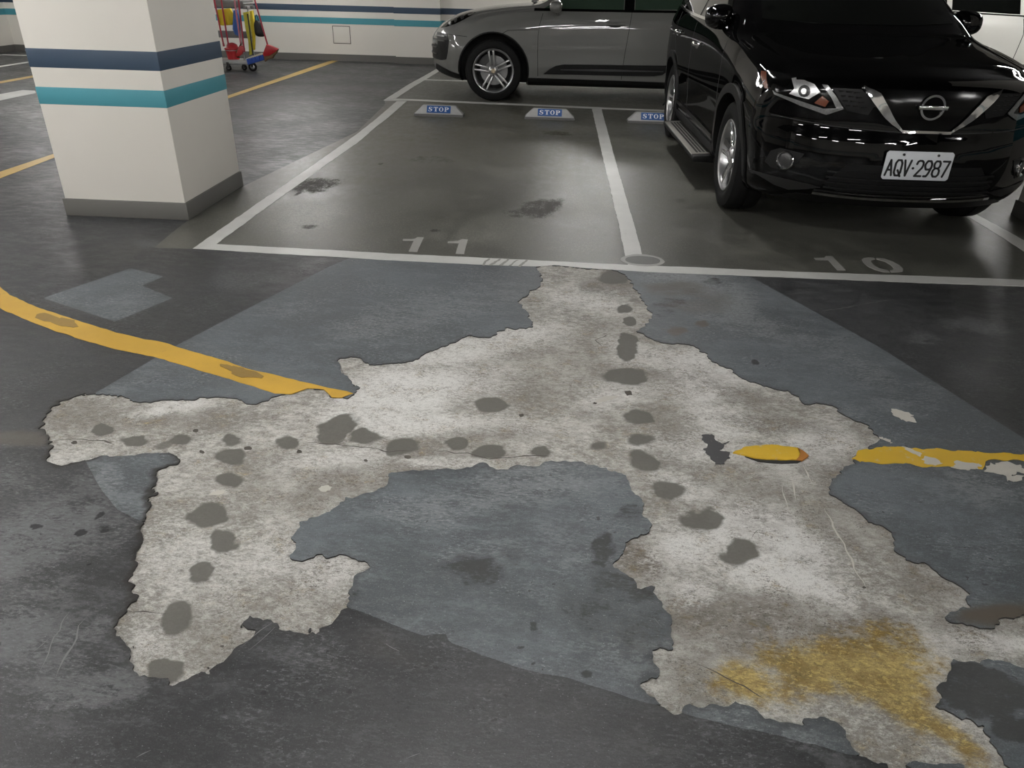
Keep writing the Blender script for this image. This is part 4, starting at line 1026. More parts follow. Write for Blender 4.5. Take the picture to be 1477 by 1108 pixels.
for sg in (-1, 1):
    for wy in (0, 2.705):
        wheel(NX, sg*(.885-.1125), wy, NR, .236, .225, sg, dict(kind='twist', a0=78))
        NX.arch('wheel_arch_trim', wy, NR, .408, .468, sg, M_BLKPL, -14, 194)
    pr = NX.side(sg)
    NX.patch('front_window', [(.78, 1.165), (.98, 1.30), (1.22, 1.47), (1.42, 1.56), (1.72, 1.59), (1.72, 1.17)], pr, M_GLASS)
    NX.patch('rear_window', [(1.80, 1.17), (1.80, 1.592), (2.3, 1.59), (2.62, 1.56), (2.66, 1.20)], pr, M_GLASS)
    NX.patch('quarter_window', [(2.74, 1.205), (2.74, 1.545), (3.05, 1.48), (3.2, 1.38), (3.05, 1.25)], pr, M_GLASS)
    NX.strip('window_chrome', [(.72, 1.138), (1.2, 1.150), (1.9, 1.165), (2.6, 1.187), (3.0, 1.222), (3.18, 1.31)], .020, pr, M_CHROME, off=.008, th=.014)
    NX.strip('shut_line', [(.44, .42), (.42, .60), (.45, .85), (.52, 1.09)], .008, pr, M_GAPB, off=.0012, th=.003)
    NX.strip('shut_line', [(1.72, .34), (1.74, .8), (1.77, 1.15)], .008, pr, M_GAPB, off=.0012, th=.003)
    NX.strip('shut_line', [(2.40, .62), (2.56, .84), (2.68, 1.0), (2.70, 1.17)], .008, pr, M_GAPB, off=.0012, th=.003)
    NX.strip('sill_cladding', [(.46, .285), (1.4, .29), (2.25, .29)], .11, pr, M_BLKPL, off=.014, th=.03)
    NX.strip('door_moulding', [(.50, .40), (1.4, .41), (2.24, .42)], [.03, .04, .03], pr, M_GLOSSB, off=.012, th=.02)
    handle(NX, sg, 1.52, .965, M_CHROME); handle(NX, sg, 2.50, 1.005, M_CHROME)
    # running board with tread plates
    x0, x1 = .845, 1.00
    rb = MB().prism([(sg*x0, .255), (sg*x1, .245), (sg*(x1+.008), .228), (sg*x1, .205), (sg*x0, .20)], .52, 2.16, 'xz').build('running_board', M_BLKPL, NX.root, bevel=.006)
    rb['label'] = 'aluminium running board with ribbed tread'
    MB().prism([(sg*(x0+.01), .259), (sg*(x1-.002), .248), (sg*(x1+.004), .244), (sg*(x0+.01), .252)], .60, 2.10, 'xz').build('tread_plate', pmat('tread_aluminium', (.20, .19, .17), .5, .6) if 'tread_aluminium' not in bpy.data.materials else bpy.data.materials['tread_aluminium'], rb)
    tr = MB()
    for k in range(36):
        for q in range(4):
            cx = x0+.028+q*.026; cy = .66+k*.039; zz = .2585-(cx-x0)*.074
            tr.box((min(sg*(cx-.009), sg*(cx+.009)), cy-.013, zz-.004), (max(sg*(cx-.009), sg*(cx+.009)), cy+.013, zz+.003))
    t_ = tr.build('tread_studs', M_BLKPL, rb); t_['kind'] = 'stuff'
    mirror_unit(NX, sg, .80, 1.20, .90, (.10, .11, .085), M_BLACK)
    MB().tube(chaikin([(sg*.60, 1.35, 1.655), (sg*.605, 1.5, 1.70), (sg*.60, 2.2, 1.725), (sg*.575, 2.9, 1.70), (sg*.57, 3.05, 1.655)]), .014, 8).build('roof_rail', M_ALLOY, NX.root, angle=60)
    NX.patch('tail_lamp', [(sg*.60, 1.10), (sg*.84, 1.12), (sg*.82, .95), (sg*.62, .98)], NX.rear(), pmat('red_lens', (.25, .01, .01), .12, coat=.8) if 'red_lens' not in bpy.data.materials else bpy.data.materials['red_lens'])
NX.patch('windscreen', [(-.66, 1.205), (-.4, 1.19), (0, 1.185), (.4, 1.19), (.66, 1.205), (.585, 1.56), (.3, 1.60), (-.3, 1.60), (-.585, 1.56)], NX.front(), M_GLASS)
NX.strip('cowl', [(-.70, 1.155), (-.35, 1.155), (0, 1.152), (.35, 1.155), (.70, 1.155)], .05, NX.front(), M_BLACK, off=.003)
NX.patch('rear_screen', [(-.58, 1.16), (.58, 1.16), (.5, 1.50), (-.5, 1.50)], NX.rear(), M_GLASS)
# front face, outlined as seen and laid on the nose; mirrored to the other side
ph = NX.photo()
HL = NX.patch('headlamp', [(1099,101),(1120,105),(1145,109.3),(1153,115),(1186,122),(1194,123.5),(1206,138),(1217.5,156.5),(1192.4,165.5),(1175,159.5),(1141,146),(1117,133.5),(1109,128),(1102,127)], ph, M_GLOSSB, off=.006, mirror=True, res=5)
for h in HL: h['label'] = 'black bezel headlamp with chrome bowl'
NX.patch('amber_marker', [(1099.5,103),(1106,105),(1109,128),(1105,128),(1099,112)], ph, M_AMBER, HL, off=.010, mirror=True, res=4)
NX.patch('lamp_bowl', [(1149,116.5),(1160,117),(1175,122),(1183.5,133),(1167,143),(1150,139),(1139,135),(1147,128)], ph, M_REFL, HL, off=.010, mirror=True, res=4)
NX.patch('lamp_projector', ell(1161,132,8.5,8,12,j=0), ph, M_DKMET, HL, off=.016, mirror=True, res=4)
NX.patch('bulb_glass', ell(1161,132,4,4,10,j=0), ph, M_REFL, HL, off=.024, mirror=True, res=4)
NX.patch('high_beam_ring', ell(1130,118,9,7,14,j=0), ph, M_GLOSSB, HL, off=.010, mirror=True, res=4)
NX.patch('daytime_strip', [(1116,130.5),(1121,134),(1156,145.8),(1188,156.5),(1200,156),(1213,155.5),(1217,157),(1192.4,165.5),(1156,152.5),(1118,136)], ph, M_LENS, HL, off=.012, mirror=True, res=5)
NX.patch('daytime_strip', [(1186,122.8),(1194,123.8),(1206,138),(1216.5,156),(1207,156.5),(1199,140)], ph, M_LENS, HL, off=.012, mirror=True, res=5)
NX.patch('turn_lamp', [(1175,148.5),(1187,138),(1196,146),(1191,154)], ph, M_AMBER, HL, off=.013, mirror=True, res=4)
NX.patch('lamp_highlight_fin', [(1142.5,115),(1149,114),(1151,127),(1147,129)], ph, M_REFL, HL, off=.014, mirror=True, res=4)
V_ = NX.patch('grille_chrome', [(1244.6,125.2),(1260.9,131.2),(1269.5,135),(1280,153),(1289.2,171.5),(1300,187.5),(1299,190.5),(1276,170.6),(1255.7,143)], ph, M_CHROME, off=.022, th=.04, mirror=True, res=6)
for v in V_: v['label'] = 'bright chrome arm of the V shaped grille'
# lower bar between the two arms
lo_, _n = NX.hit(ph, 1300, 187.5); lo2, _n = NX.hit(ph, 1299, 191)
NX.patch('grille_chrome_bar', [(-abs(lo_.x), lo_.z), (abs(lo_.x), lo_.z), (abs(lo_.x), lo2.z-.004), (-abs(lo_.x), lo2.z-.004)], NX.front(), M_CHROME, off=.024, th=.04)
tl_, _n = NX.hit(ph, 1262, 131)
NX.patch('grille_panel', [(-abs(tl_.x), tl_.z+.01), (abs(tl_.x), tl_.z+.01), (abs(lo_.x), lo_.z), (-abs(lo_.x), lo_.z)], NX.front(), M_GLOSSB, off=.006)
NX.patch('grille_mesh', [(1200,127),(1243,129),(1262,152),(1252,166),(1222,160),(1210,142)], ph, M_BLKPL, off=.004, mirror=True, res=5)
gs = MB()
for (px_, py_) in [(1214+c_*11+r_*3, 131+r_*7+c_*1.2) for r_ in range(4) for c_ in range(3)]:
    h_, n_ = NX.hit(ph, px_, py_)
    for mm in (-1, 1): gs.box((mm*abs(h_.x)-.016, h_.y-.008, h_.z-.004), (mm*abs(h_.x)+.016, h_.y+.004, h_.z+.003))
gs.build('grille_slats', M_BLKPL, NX.root)['kind'] = 'stuff'
# round badge: ring and bar
eh, _n = NX.hit(ph, 1335.5, 154.5)
_bx, _by, _bz = 0.0, eh.y-.018, eh.z
bd = MB().lathe([(.058, -.006), (.0675, -.010), (.0675, .004), (.056, .004)], 40, 'z', Matrix.Translation((_bx, _by, _bz)) @ Matrix.Rotation(PI/2, 4, 'X'), close=True).build('badge_ring', M_CHROME, NX.root, angle=40)
MB().box((_bx-.080, _by-.014, _bz-.012), (_bx+.080, _by+.002, _bz+.012)).build('badge_bar', M_CHROME, bd, bevel=.004)
MB().lathe([(.057, 0), (.057, .012)], 32, 'z', Matrix.Translation((_bx, _by+.012, _bz)) @ Matrix.Rotation(PI/2, 4, 'X')).build('badge_back', M_GLOSSB, bd)
FG = NX.patch('fog_lamp_surround', [(1103,232),(1112,217),(1125,213.5),(1160,222),(1150,235),(1134,247),(1112,241)], ph, M_BLKPL, off=.004, mirror=True, res=5)
def fog(sgn):
    h_, n_ = NX.hit(ph, 1133.5, 230.5)
    c_ = Vector((h_.x*sgn, h_.y, h_.z)); nn = Vector((n_.x*sgn, n_.y, 0)).normalized()
    Mx = Matrix.Translation(c_+nn*.004) @ nn.to_track_quat('Z', 'Y').to_matrix().to_4x4()
    f_ = MB().lathe([(.040, -.01), (.044, .012), (.050, .018), (.056, .012), (.056, -.01)], 32, 'z', Mx, close=True).build('fog_lamp_ring', M_CHROME, FG[0 if sgn == 1 else 1], angle=40)
    MB().lathe([(.042, -.006), (.042, .004), (.03, .009), (.006, .012)], 28, 'z', Mx).build('fog_lamp_lens', M_DKMET, FG[0 if sgn == 1 else 1], angle=40)
fog(1); fog(-1)
NX.patch('bumper_corner_trim', [(1080,244),(1129,257),(1172,266.7),(1183,269.7),(1163,272),(1137,272.7),(1117,266)], ph, pmat('satin_grey_plastic', (.012, .012, .012), .4), off=.006, mirror=True, res=6)
cl_, _n = NX.hit(ph, 1172, 275.5); cm_, _n = NX.hit(ph, 1300, 287)
NX.strip('bumper_chrome', [(-abs(cl_.x), cl_.z), (-.3, cm_.z+.003), (0, cm_.z), (.3, cm_.z+.003), (abs(cl_.x), cl_.z)], .016, NX.front(), M_CHROME, off=.016, th=.03)
il_, _n = NX.hit(ph, 1186, 264); iu_, _n = NX.hit(ph, 1224, 236)
NX.patch('lower_intake', [(-abs(il_.x), il_.z), (-abs(iu_.x), iu_.z), (abs(iu_.x), iu_.z), (abs(il_.x), il_.z), (.4, cm_.z+.03), (-.4, cm_.z+.03)], NX.front(), M_BLKPL, off=.004)
for q in range(4):
    zz = cm_.z+.05+q*(iu_.z-cm_.z-.07)/4
    NX.strip('intake_slat', [(-.48, zz), (0, zz), (.48, zz)], .010, NX.front(), M_BLKPL, off=.014, th=.02)
NX.strip('bumper_shut_line', [(-.8, .73), (-.5, .705), (0, .69), (.5, .705), (.8, .73)], .006, NX.front(), M_GAPB, off=.0012, th=.003)
NX.patch('underbody_skirt', [(-.72, .25), (.72, .25), (.60, .30), (-.60, .30)], NX.front(), M_BLKPL, off=.006)
# number plate
pc = NX.Mi @ on_plane(1320.5, 238.0, 1, NX.root.location.y-.925)
_py = NX.hit(NX.front(), 0, pc.z)[0].y-.022
pl = MB().prism([(pc.x+a_, pc.z+b_) for a_, b_ in [(-.178,-.08),(.178,-.08),(.19,-.068),(.19,.068),(.178,.08),(-.178,.08),(-.19,.068),(-.19,-.068)]], _py, _py+.008, 'xz').build('number_plate', M_PLATE, NX.root, bevel=.002)
pl['label'] = 'white number plate reading AQV 2987'
MB().box((pc.x-.15, _py+.006, pc.z-.05), (pc.x+.15, _py+.06, pc.z+.05)).build('plate_bracket', M_BLKPL, pl)
cs, tw = text_strokes('AQV.2987', .086, .036, .0105, .0125)
for ch, pls in cs:
    m = MB()
    for p_ in pls: stroke_mesh(m, p_, .0115 if ch != '.' else .014, lambda u, v, d: (pc.x-tw/2+u, _py-.0015+d*.002, pc.z-.056+v))
    m.build('plate_character', M_CHAR_, pl)
for q in (-.095, .10):
    MB().lathe([(.007, 0), (.007, .006), (.004, .008)], 12, 'z', Matrix.Translation((pc.x+q, _py, pc.z+.062)) @ Matrix.Rotation(PI/2, 4, 'X')).build('plate_screw', M_DKMET, pl)

# ------------------------------------------------------------------ grey SUV parked across behind bay eleven
MC = Car('suv', (-.855, 10.25+.945, 0), -PI/2, 'matt grey sporty car parked across the back with five double spoke wheels')
mc_spec = dict(y0=-.90, y1=3.80, r0=.10, r1=.14, bow=.42, bowp=2.4, bowL=1.2, rbow=.28, n=80,
    zbot=[(-.9, .27), (-.6, .215), (0, .20), (2.8, .20), (3.4, .26), (3.8, .40)],
    ztop=[(-.9, .78), (-.82, .86), (-.68, .935), (-.5, 1.00), (-.25, 1.06), (0, 1.10), (.35, 1.135), (.52, 1.15), (.9, 1.35), (1.25, 1.51), (1.6, 1.59), (2.0, 1.61), (2.6, 1.57), (3.1, 1.44), (3.5, 1.26), (3.7, 1.12), (3.8, 1.05)],
    wmax=[(-.9, .88), (-.6, .91), (-.2, .945), (0, .95), (1.3, .935), (2.6, .96), (3.2, .94), (3.8, .86)],
    zbelt=[(-.9, .74), (-.7, .82), (-.45, .92), (-.2, .985), (.1, 1.02), (.6, 1.065), (1.2, 1.085), (2.0, 1.105), (3.0, 1.12), (3.8, .98)],
    wbelt=[(-.9, .80), (-.5, .83), (0, .86), (.6, .885), (1.5, .89), (2.8, .90), (3.8, .78)],
    wroof=[(-.9, .60), (-.3, .64), (.2, .70), (.55, .74), (.9, .70), (1.3, .645), (2.0, .62), (3.0, .60), (3.8, .58)],
    zroof=[(-.9, .77), (-.7, .885), (-.5, .965), (-.2, 1.04), (.1, 1.075), (.35, 1.10), (.52, 1.12), (.9, 1.30), (1.25, 1.45), (1.6, 1.53), (2.0, 1.55), (2.6, 1.51), (3.1, 1.38), (3.5, 1.21), (3.8, 1.02)],
    prof=[(.2, .10), (.3, .03), (.45, .0), (.65, .0), (.75, .015), (.85, .05), (1.0, .08), (1.2, .1)],
    rprof=[(.2, .10), (.6, .0), (.9, .02), (1.1, .06), (1.4, .15), (1.7, .2)])
CR = .366
MC.shell(mc_spec, M_GREY, M_WELL, [(0, CR), (2.807, CR)], .452)
for sg in (-1, 1):
    wheel(MC, sg*(.925-.115), 0, CR, .262, .235, sg, dict(kind='pair', a0=26 if sg == -1 else 26))
    wheel(MC, sg*(.935-.125), 2.807, CR, .262, .255, sg, dict(kind='pair', a0=10))
    pr = MC.side(sg)
    for wy in (0, 2.807): MC.arch('wheel_arch_trim', wy, CR, .445, .462, sg, M_BLKPL, -18, 198, off=.004)
    MC.patch('front_window', [(.62, 1.095), (.80, 1.20), (1.05, 1.36), (1.32, 1.47), (1.60, 1.50), (1.60, 1.105)], pr, M_GGLASS)
    MC.patch('rear_window', [(1.74, 1.107), (1.74, 1.505), (2.2, 1.50), (2.6, 1.43), (2.82, 1.33), (2.78, 1.14)], pr, M_GGLASS)
    MC.patch('quarter_window', [(2.88, 1.15), (2.9, 1.30), (3.2, 1.18)], pr, M_GLASS)
    MC.strip('window_seal', [(.50, 1.082), (1.0, 1.087), (1.7, 1.093), (2.4, 1.102), (3.0, 1.125), (3.22, 1.165)], .026, pr, M_GLOSSB, off=.004)
    MC.patch('door_pillar_trim', [(1.61, 1.105), (1.61, 1.50), (1.73, 1.504), (1.73, 1.107)], pr, M_GLOSSB, off=.005)
    for ln in ([(.575, .32), (.562, .60), (.560, .80), (.575, .92), (.62, 1.08)], [(1.64, .31), (1.655, .60), (1.68, .85), (1.705, 1.09)], [(2.28, .62), (2.42, .84), (2.58, 1.0), (2.66, 1.10)], [(.10, .80), (.18, .845), (.30, .853), (.56, .862)], [(-.62, .77), (-.50, .765), (-.34, .755)]):
        MC.strip('shut_line', ln, .007, pr, M_GAPB, off=.0012, th=.003)
    MC.patch('side_blade', [(.645, .352), (.72, .41), (.80, .452), (.90, .472), (1.6, .484), (2.22, .497), (2.22, .44), (2.15, .385), (2.05, .368), (1.6, .358)], pr, M_BLKPL, off=.016, th=.024, res=.05, label='black trim blade along the doors')
    MC.strip('side_blade_rib', [(.86, .410), (1.4, .416), (2.16, .426)], [.012, .024, .012], pr, pmat('blade_grey', (.03, .03, .03), .3) if 'blade_grey' not in bpy.data.materials else bpy.data.materials['blade_grey'], off=.022, th=.026)
    MC.strip('sill_cladding', [(.44, .252), (1.4, .25), (2.36, .248)], .095, pr, M_BLKPL, off=.008, th=.02)
    handle(MC, sg, 1.51, .945, M_GREY, .22); handle(MC, sg, 2.55, .97, M_GREY, .22)
    mirror_unit(MC, sg, .80, 1.125, 1.03, (.10, .11, .072), M_GREY)
    MC.patch('headlamp', [(-.735, .825), (-.64, .845), (-.52, .885), (-.40, .94), (-.30, .995), (-.265, 1.022), (-.33, 1.018), (-.45, .985), (-.56, .94), (-.66, .885)], pr, M_GLOSSB, off=.005)
    for (hy, hz, hr) in ((-.60, .885, .020), (-.52, .92, .022), (-.43, .955, .02)):
        MC.patch('headlamp_projector', [(hy+hr*math.cos(t), hz+hr*math.sin(t)) for t in np.linspace(0, 2*PI, 12, endpoint=False)], pr, M_REFL if hy == -.60 else M_DKMET, off=.012)
    MC.patch('side_intake', [(-.79, .775), (-.70, .775), (-.61, .765), (-.585, .70), (-.60, .56), (-.625, .475), (-.70, .455), (-.80, .455), (-.80, .52), (-.755, .55), (-.76, .68)], pr, M_BLKPL, off=.005)
    for q in (.735, .685): MC.strip('intake_fin', [(-.79, q), (-.64, q)], .012, pr, M_DKMET, off=.016, th=.02)
    MC.strip('bumper_lip', [(-.80, .365), (-.70, .335), (-.58, .305), (-.44, .285)], [.07, .08, .07, .05], pr, M_BLKPL, off=.010, th=.02)
    MC.patch('tail_lamp', [(sg*.45, 1.00), (sg*.80, 1.02), (sg*.78, .93), (sg*.45, .95)], MC.rear(), bpy.data.materials['red_lens'])
MC.patch('windscreen', [(-.68, 1.165), (-.3, 1.16), (.3, 1.16), (.68, 1.165), (.60, 1.47), (.3, 1.52), (-.3, 1.52), (-.60, 1.47)], MC.front(), M_GGLASS)
MC.patch('grille', [(-.55, .70), (-.62, .62), (-.55, .46), (.55, .46), (.62, .62), (.55, .70)], MC.front(), M_BLKPL, off=.004)
for q in (.52, .60): MC.strip('grille_slat', [(-.55, q), (0, q), (.55, q)], .014, MC.front(), M_DKMET, off=.014, th=.02)
MC.patch('rear_screen', [(-.58, 1.14), (.58, 1.14), (.52, 1.40), (-.52, 1.40)], MC.rear(), M_GLASS)
MB().tube([(-.62, .50, 1.155), (-.2, .44, 1.165), (.1, .47, 1.160)], .009, 6).build('wiper', M_BLKPL, MC.root, angle=60)
MB().tube([(.02, .50, 1.155), (.4, .45, 1.165), (.66, .50, 1.155)], .009, 6).build('wiper', M_BLKPL, MC.root, angle=60)

# ------------------------------------------------------------------ white car on the far right, nose to the right
WC = Car('car', (7.25, 10.42+.92, 0), PI/2, 'white car with chrome door handles parked behind the black car')
wc_spec = dict(mc_spec); wc_spec.update(y0=-.92, y1=3.72,
    ztop=[(-.92, .86), (-.82, .93), (-.5, 1.02), (0, 1.08), (.35, 1.12), (.52, 1.15), (.9, 1.36), (1.25, 1.53), (1.6, 1.62), (2.1, 1.65), (2.8, 1.63), (3.3, 1.56), (3.5, 1.45), (3.72, 1.2)],
    zroof=[(-.92, .84), (-.7, .93), (-.2, 1.03), (.2, 1.08), (.35, 1.10), (.52, 1.12), (.9, 1.31), (1.25, 1.47), (1.6, 1.56), (2.1, 1.59), (2.8, 1.57), (3.3, 1.50), (3.5, 1.40), (3.72, 1.15)],
    zbelt=[(-.92, .80), (-.5, .93), (0, 1.0), (.6, 1.08), (1.6, 1.135), (2.6, 1.165), (3.2, 1.20), (3.72, 1.1)])
WC.shell(wc_spec, M_WHTE, M_WELL, [(0, .35), (2.70, .35)], .41)
for sg in (-1, 1):
    for wy in (0, 2.70):
        wheel(WC, sg*(.92-.115), wy, .35, .235, .225, sg, dict(kind='pair', a0=20))
        WC.arch('wheel_arch_trim', wy, .35, .404, .42, sg, M_BLKPL, -14, 194, off=.004)
    pr = WC.side(sg)
    WC.patch('front_window', [(.66, 1.13), (.85, 1.24), (1.1, 1.40), (1.35, 1.51), (1.62, 1.54), (1.62, 1.165)], pr, M_GLASS)
    WC.patch('rear_window', [(1.70, 1.168), (1.70, 1.545), (2.2, 1.555), (2.50, 1.55), (2.52, 1.195)], pr, M_GLASS)
    WC.patch('quarter_window', [(2.58, 1.20), (2.58, 1.54), (2.95, 1.50), (3.0, 1.42), (2.72, 1.215)], pr, M_GLASS)
    WC.strip('window_chrome', [(.60, 1.105), (1.2, 1.135), (1.66, 1.150), (2.2, 1.165), (2.74, 1.185), (3.05, 1.42)], .014, pr, M_CHROME, off=.005)
    for ln in ([(.50, .32), (.48, .7), (.52, 1.0), (.58, 1.10)], [(1.72, .35), (1.66, .65), (1.62, .95), (1.66, 1.15)], [(2.28, .62), (2.42, .84), (2.58, 1.0), (2.66, 1.18)]):
        WC.strip('shut_line', ln, .008, pr, M_GAPB, off=.0012, th=.003)
    WC.strip('door_moulding', [(.5, .60), (1.5, .61), (2.2, .62)], .02, pr, M_CHROME, off=.008, th=.012)
    WC.strip('sill_cladding', [(.44, .26), (1.4, .258), (2.28, .255)], .10, pr, M_BLKPL, off=.008, th=.02)
    handle(WC, sg, 1.42, .985, M_CHROME); handle(WC, sg, 2.30, 1.035, M_CHROME)
    mirror_unit(WC, sg, .80, 1.17, 1.02, (.10, .11, .08), M_WHTE)
    WC.patch('headlamp', [(sg*.45, .80), (sg*.82, .86), (sg*.84, .96), (sg*.6, .92)], WC.front(), M_LENS, off=.006)
    WC.patch('tail_lamp', [(sg*.55, 1.05), (sg*.80, 1.08), (sg*.78, .95), (sg*.55, .97)], WC.rear(), bpy.data.materials['red_lens'])
WC.patch('windscreen', [(-.68, 1.17), (-.3, 1.165), (.3, 1.165), (.68, 1.17), (.60, 1.48), (.3, 1.53), (-.3, 1.53), (-.60, 1.48)], WC.front(), M_GLASS)
WC.patch('grille', [(-.45, .78), (.45, .78), (.5, .55), (-.5, .55)], WC.front(), M_BLKPL, off=.005)
WC.patch('rear_screen', [(-.58, 1.2), (.58, 1.2), (.52, 1.50), (-.52, 1.50)], WC.rear(), M_GLASS)
# =================================================================== WHEEL STOPS
M_STOPC = pmat('wheel_stop_concrete', (0.36, 0.36, 0.35), 0.6, vary=0.15, nscale=25, bump=0.15)
M_STOPD = pmat('wheel_stop_side', (0.12, 0.12, 0.115), 0.7, vary=0.2, nscale=25)
M_BLUEL = pmat('stop_blue', (0.012, 0.075, 0.26), 0.4)
M_LETT = pmat('stop_letter_white', (0.72, 0.74, 0.76), 0.4)
SERIF = {
 'S': [[(.9,.70),(.9,.98),(.80,.92),(.55,1.0),(.25,.95),(.08,.75),(.18,.52),(.62,.36),(.66,.2),(.5,.08),(.25,.12),(.12,.34),(.06,.34),(.06,0),(.16,.06),(.42,-.02),(.75,.05),(.95,.28),(.85,.50),(.42,.66),(.36,.80),(.5,.91),(.72,.86),(.84,.70)]],
 'T': [[(0,1),(1,1),(1,.68),(.94,.68),(.84,.90),(.64,.90),(.64,.09),(.78,.07),(.78,0),(.22,0),(.22,.07),(.36,.09),(.36,.90),(.16,.90),(.06,.68),(0,.68)]],
 'O': [[(.5+.5*math.cos(t), .5+.51*math.sin(t)) for t in np.linspace(PI/2, PI*2.5, 22)]+[(.5+.23*math.cos(t), .5+.43*math.sin(t)) for t in np.linspace(PI*2.5, PI/2, 22)]],
 'P': [[(0,1),(.6,1),(.92,.9),(1,.72),(.9,.52),(.6,.42),(.40,.42),(.40,.09),(.56,.07),(.56,0),(0,0),(0,.07),(.12,.09),(.12,.91),(0,.93)], ]}
def wheel_stop(x0, x1, y, label):
    """low sloping stop: trapezoid front face tilted back, blue panel with STOP"""
    w = x1-x0; hh, dep, foot = .115, .13, .03
    r = empty('wheel_stop', ((x0+x1)/2, y, 0), label=label, cat='wheel stop', group='wheel stops at the foot of the bays')
    b = w/2; t_ = w*.335
    V = [(-b, 0, 0), (b, 0, 0), (b, dep, 0), (-b, dep, 0), (-b, 0, foot), (b, 0, foot), (b, dep, foot), (-b, dep, foot), (-t_, .055, hh), (t_, .055, hh), (t_, dep-.02, hh), (-t_, dep-.02, hh)]
    MB().add(V, [(3, 2, 1, 0), (4, 5, 9, 8), (5, 6, 10, 9), (6, 7, 11, 10), (7, 4, 8, 11), (8, 9, 10, 11), (0, 1, 5, 4), (1, 2, 6, 5), (2, 3, 7, 6), (3, 0, 4, 7)]).build('stop_block', M_STOPC, r, bevel=.006)
    MB().box((-b-.004, -.004, 0), (b+.004, dep+.004, foot*.9)).build('stop_foot', M_STOPD, r)
    def F3(u, v, d):   # u across, v up the slope 0..1, d out of the face
        return (u, .055*v-.004-.003*d, foot+(hh-foot)*v+.002*d)
    p0, p1 = w*.245, .12
    f = [F3(-p0, p1, 0), F3(p0, p1, 0), F3(p0, .94, 0), F3(-p0, .94, 0), F3(-p0, p1, 1), F3(p0, p1, 1), F3(p0, .94, 1), F3(-p0, .94, 1)]
    pn = MB().add(f, [(0, 3, 2, 1), (4, 5, 6, 7), (0, 1, 5, 4), (1, 2, 6, 5), (2, 3, 7, 6), (3, 0, 4, 7)]).build('stop_panel', M_BLUEL, r)
    pn['label'] = 'blue panel reading STOP in white'
    for k, ch in enumerate('STOP'):
        m = MB(); ux = -p0*.88+k*p0*.455
        for pl_ in SERIF[ch]:
            q = [F3(ux+a_*p0*.37, .26+b_*.52, 1.15) for a_, b_ in pl_]; q2 = [F3(ux+a_*p0*.37, .26+b_*.52, 2.0) for a_, b_ in pl_]
            n_ = len(q); tri = delaunay_2d_cdt([Vector(z_) for z_ in pl_], [], [list(range(n_))], 1, 1e-6) if ch != 'O' else None
            if ch == 'O':
                h_ = n_//2
                m.add(q2, [(i, i+1, n_-2-i, n_-1-i) for i in range(h_-1)])
            else:
                pv = [F3(ux+v_.x*p0*.37, .26+v_.y*.52, 2.0) for v_ in tri[0]]
                m.add(pv, [tuple(t) for t in tri[2]])
                if ch == 'P':
                    hole = [F3(ux+a_*p0*.37, .26+b_*.52, 2.4) for a_, b_ in [(.40,.90),(.56,.90),(.68,.72),(.56,.52),(.40,.52)]]
                    MB().add(hole, [tuple(range(5))]).build('letter_counter', M_BLUEL, pn)
        m.build('letter_'+ch.lower(), M_LETT, pn)
    return r
for (pa, pb, py_, lb) in ((597, 668, 168, 'grey wheel stop with blue STOP panel nearest the left line of bay eleven'), (757, 828, 172.6, 'grey wheel stop with blue STOP panel beside the middle bay line'), (906, 977, 178.3, 'grey wheel stop with blue STOP panel half hidden by the black car tyre')):
    a = gp(pa, py_-.0); b = gp(pb, py_+.8)
    wheel_stop(a[0], b[0], (a[1]+b[1])/2, lb)

# =================================================================== CLEANING CART AND TOOLS
CY = 12.75
def cp(px, py, y=CY): return on_plane(px, py, 1, y)
M_CARTG = pmat('cart_grey_plastic', (0.16, 0.16, 0.155), 0.5)
M_TRAY = pmat('cart_tray_grey', (0.30, 0.30, 0.29), 0.45)
M_STEEL = pmat('cart_steel', (0.5, 0.5, 0.5), 0.3, 0.9)
M_REDP = pmat('red_plastic', (0.36, 0.012, 0.016), 0.35)
M_REDH = pmat('red_handle', (0.32, 0.02, 0.04), 0.4)
M_PINKH = pmat('pale_red_handle', (0.45, 0.16, 0.2), 0.4)
M_YEL = pmat('yellow_cloth', (0.62, 0.47, 0.02), 0.7, vary=0.2, nscale=14)
M_YELL = pmat('lime_mop_cloth', (0.50, 0.47, 0.05), 0.8, vary=0.25, nscale=20)
M_BLUC = pmat('blue_cloth', (0.06, 0.13, 0.36), 0.8, vary=0.2, nscale=18)
M_BLUB = pmat('blue_bristle', (0.02, 0.07, 0.33), 0.7, vary=0.3, nscale=60)
M_BRIS = pmat('brown_bristle', (0.11, 0.06, 0.025), 0.8, vary=0.4, nscale=70)
M_BAG = pmat('black_bag_cloth', (0.006, 0.006, 0.006), 0.6)
M_GREENP = pmat('green_bottle', (0.04, 0.14, 0.03), 0.4)
M_WOODP = pmat('pale_brush_back', (0.45, 0.40, 0.30), 0.6)
base = cp(345, 94)
cart = empty('cleaning_cart', (base.x, CY, 0), label='grey cleaning cart loaded with brooms, cloths and a red bucket', cat='cart')
def L(px, py, y=CY):      # photo point on the cart's plane, in cart space
    p = cp(px, py, y); return Vector((p.x-base.x, y-CY, p.z))
lx, rx = L(312, 95).x, L(358, 95).x
zb = .12
MB().box((lx-.35, -.02, zb-.02), (rx, .40, zb+.035)).build('cart_tray', M_TRAY, cart, bevel=.01)
MB().box((lx-.35, .34, .46), (rx-.02, .42, .56)).build('cart_shelf', M_CARTG, cart, bevel=.01)
MB().box((lx-.35, .0, .92), (rx+.05, .44, 1.02)).build('cart_rim', M_CARTG, cart, bevel=.012)
for (x_, y_) in ((rx-.05, .02), (rx-.05, .42), (lx-.3, .02), (lx-.3, .42)):
    MB().tube([(x_, y_, zb), (x_, y_, 1.0)], .014, 10).build('cart_post', M_STEEL, cart, angle=60)
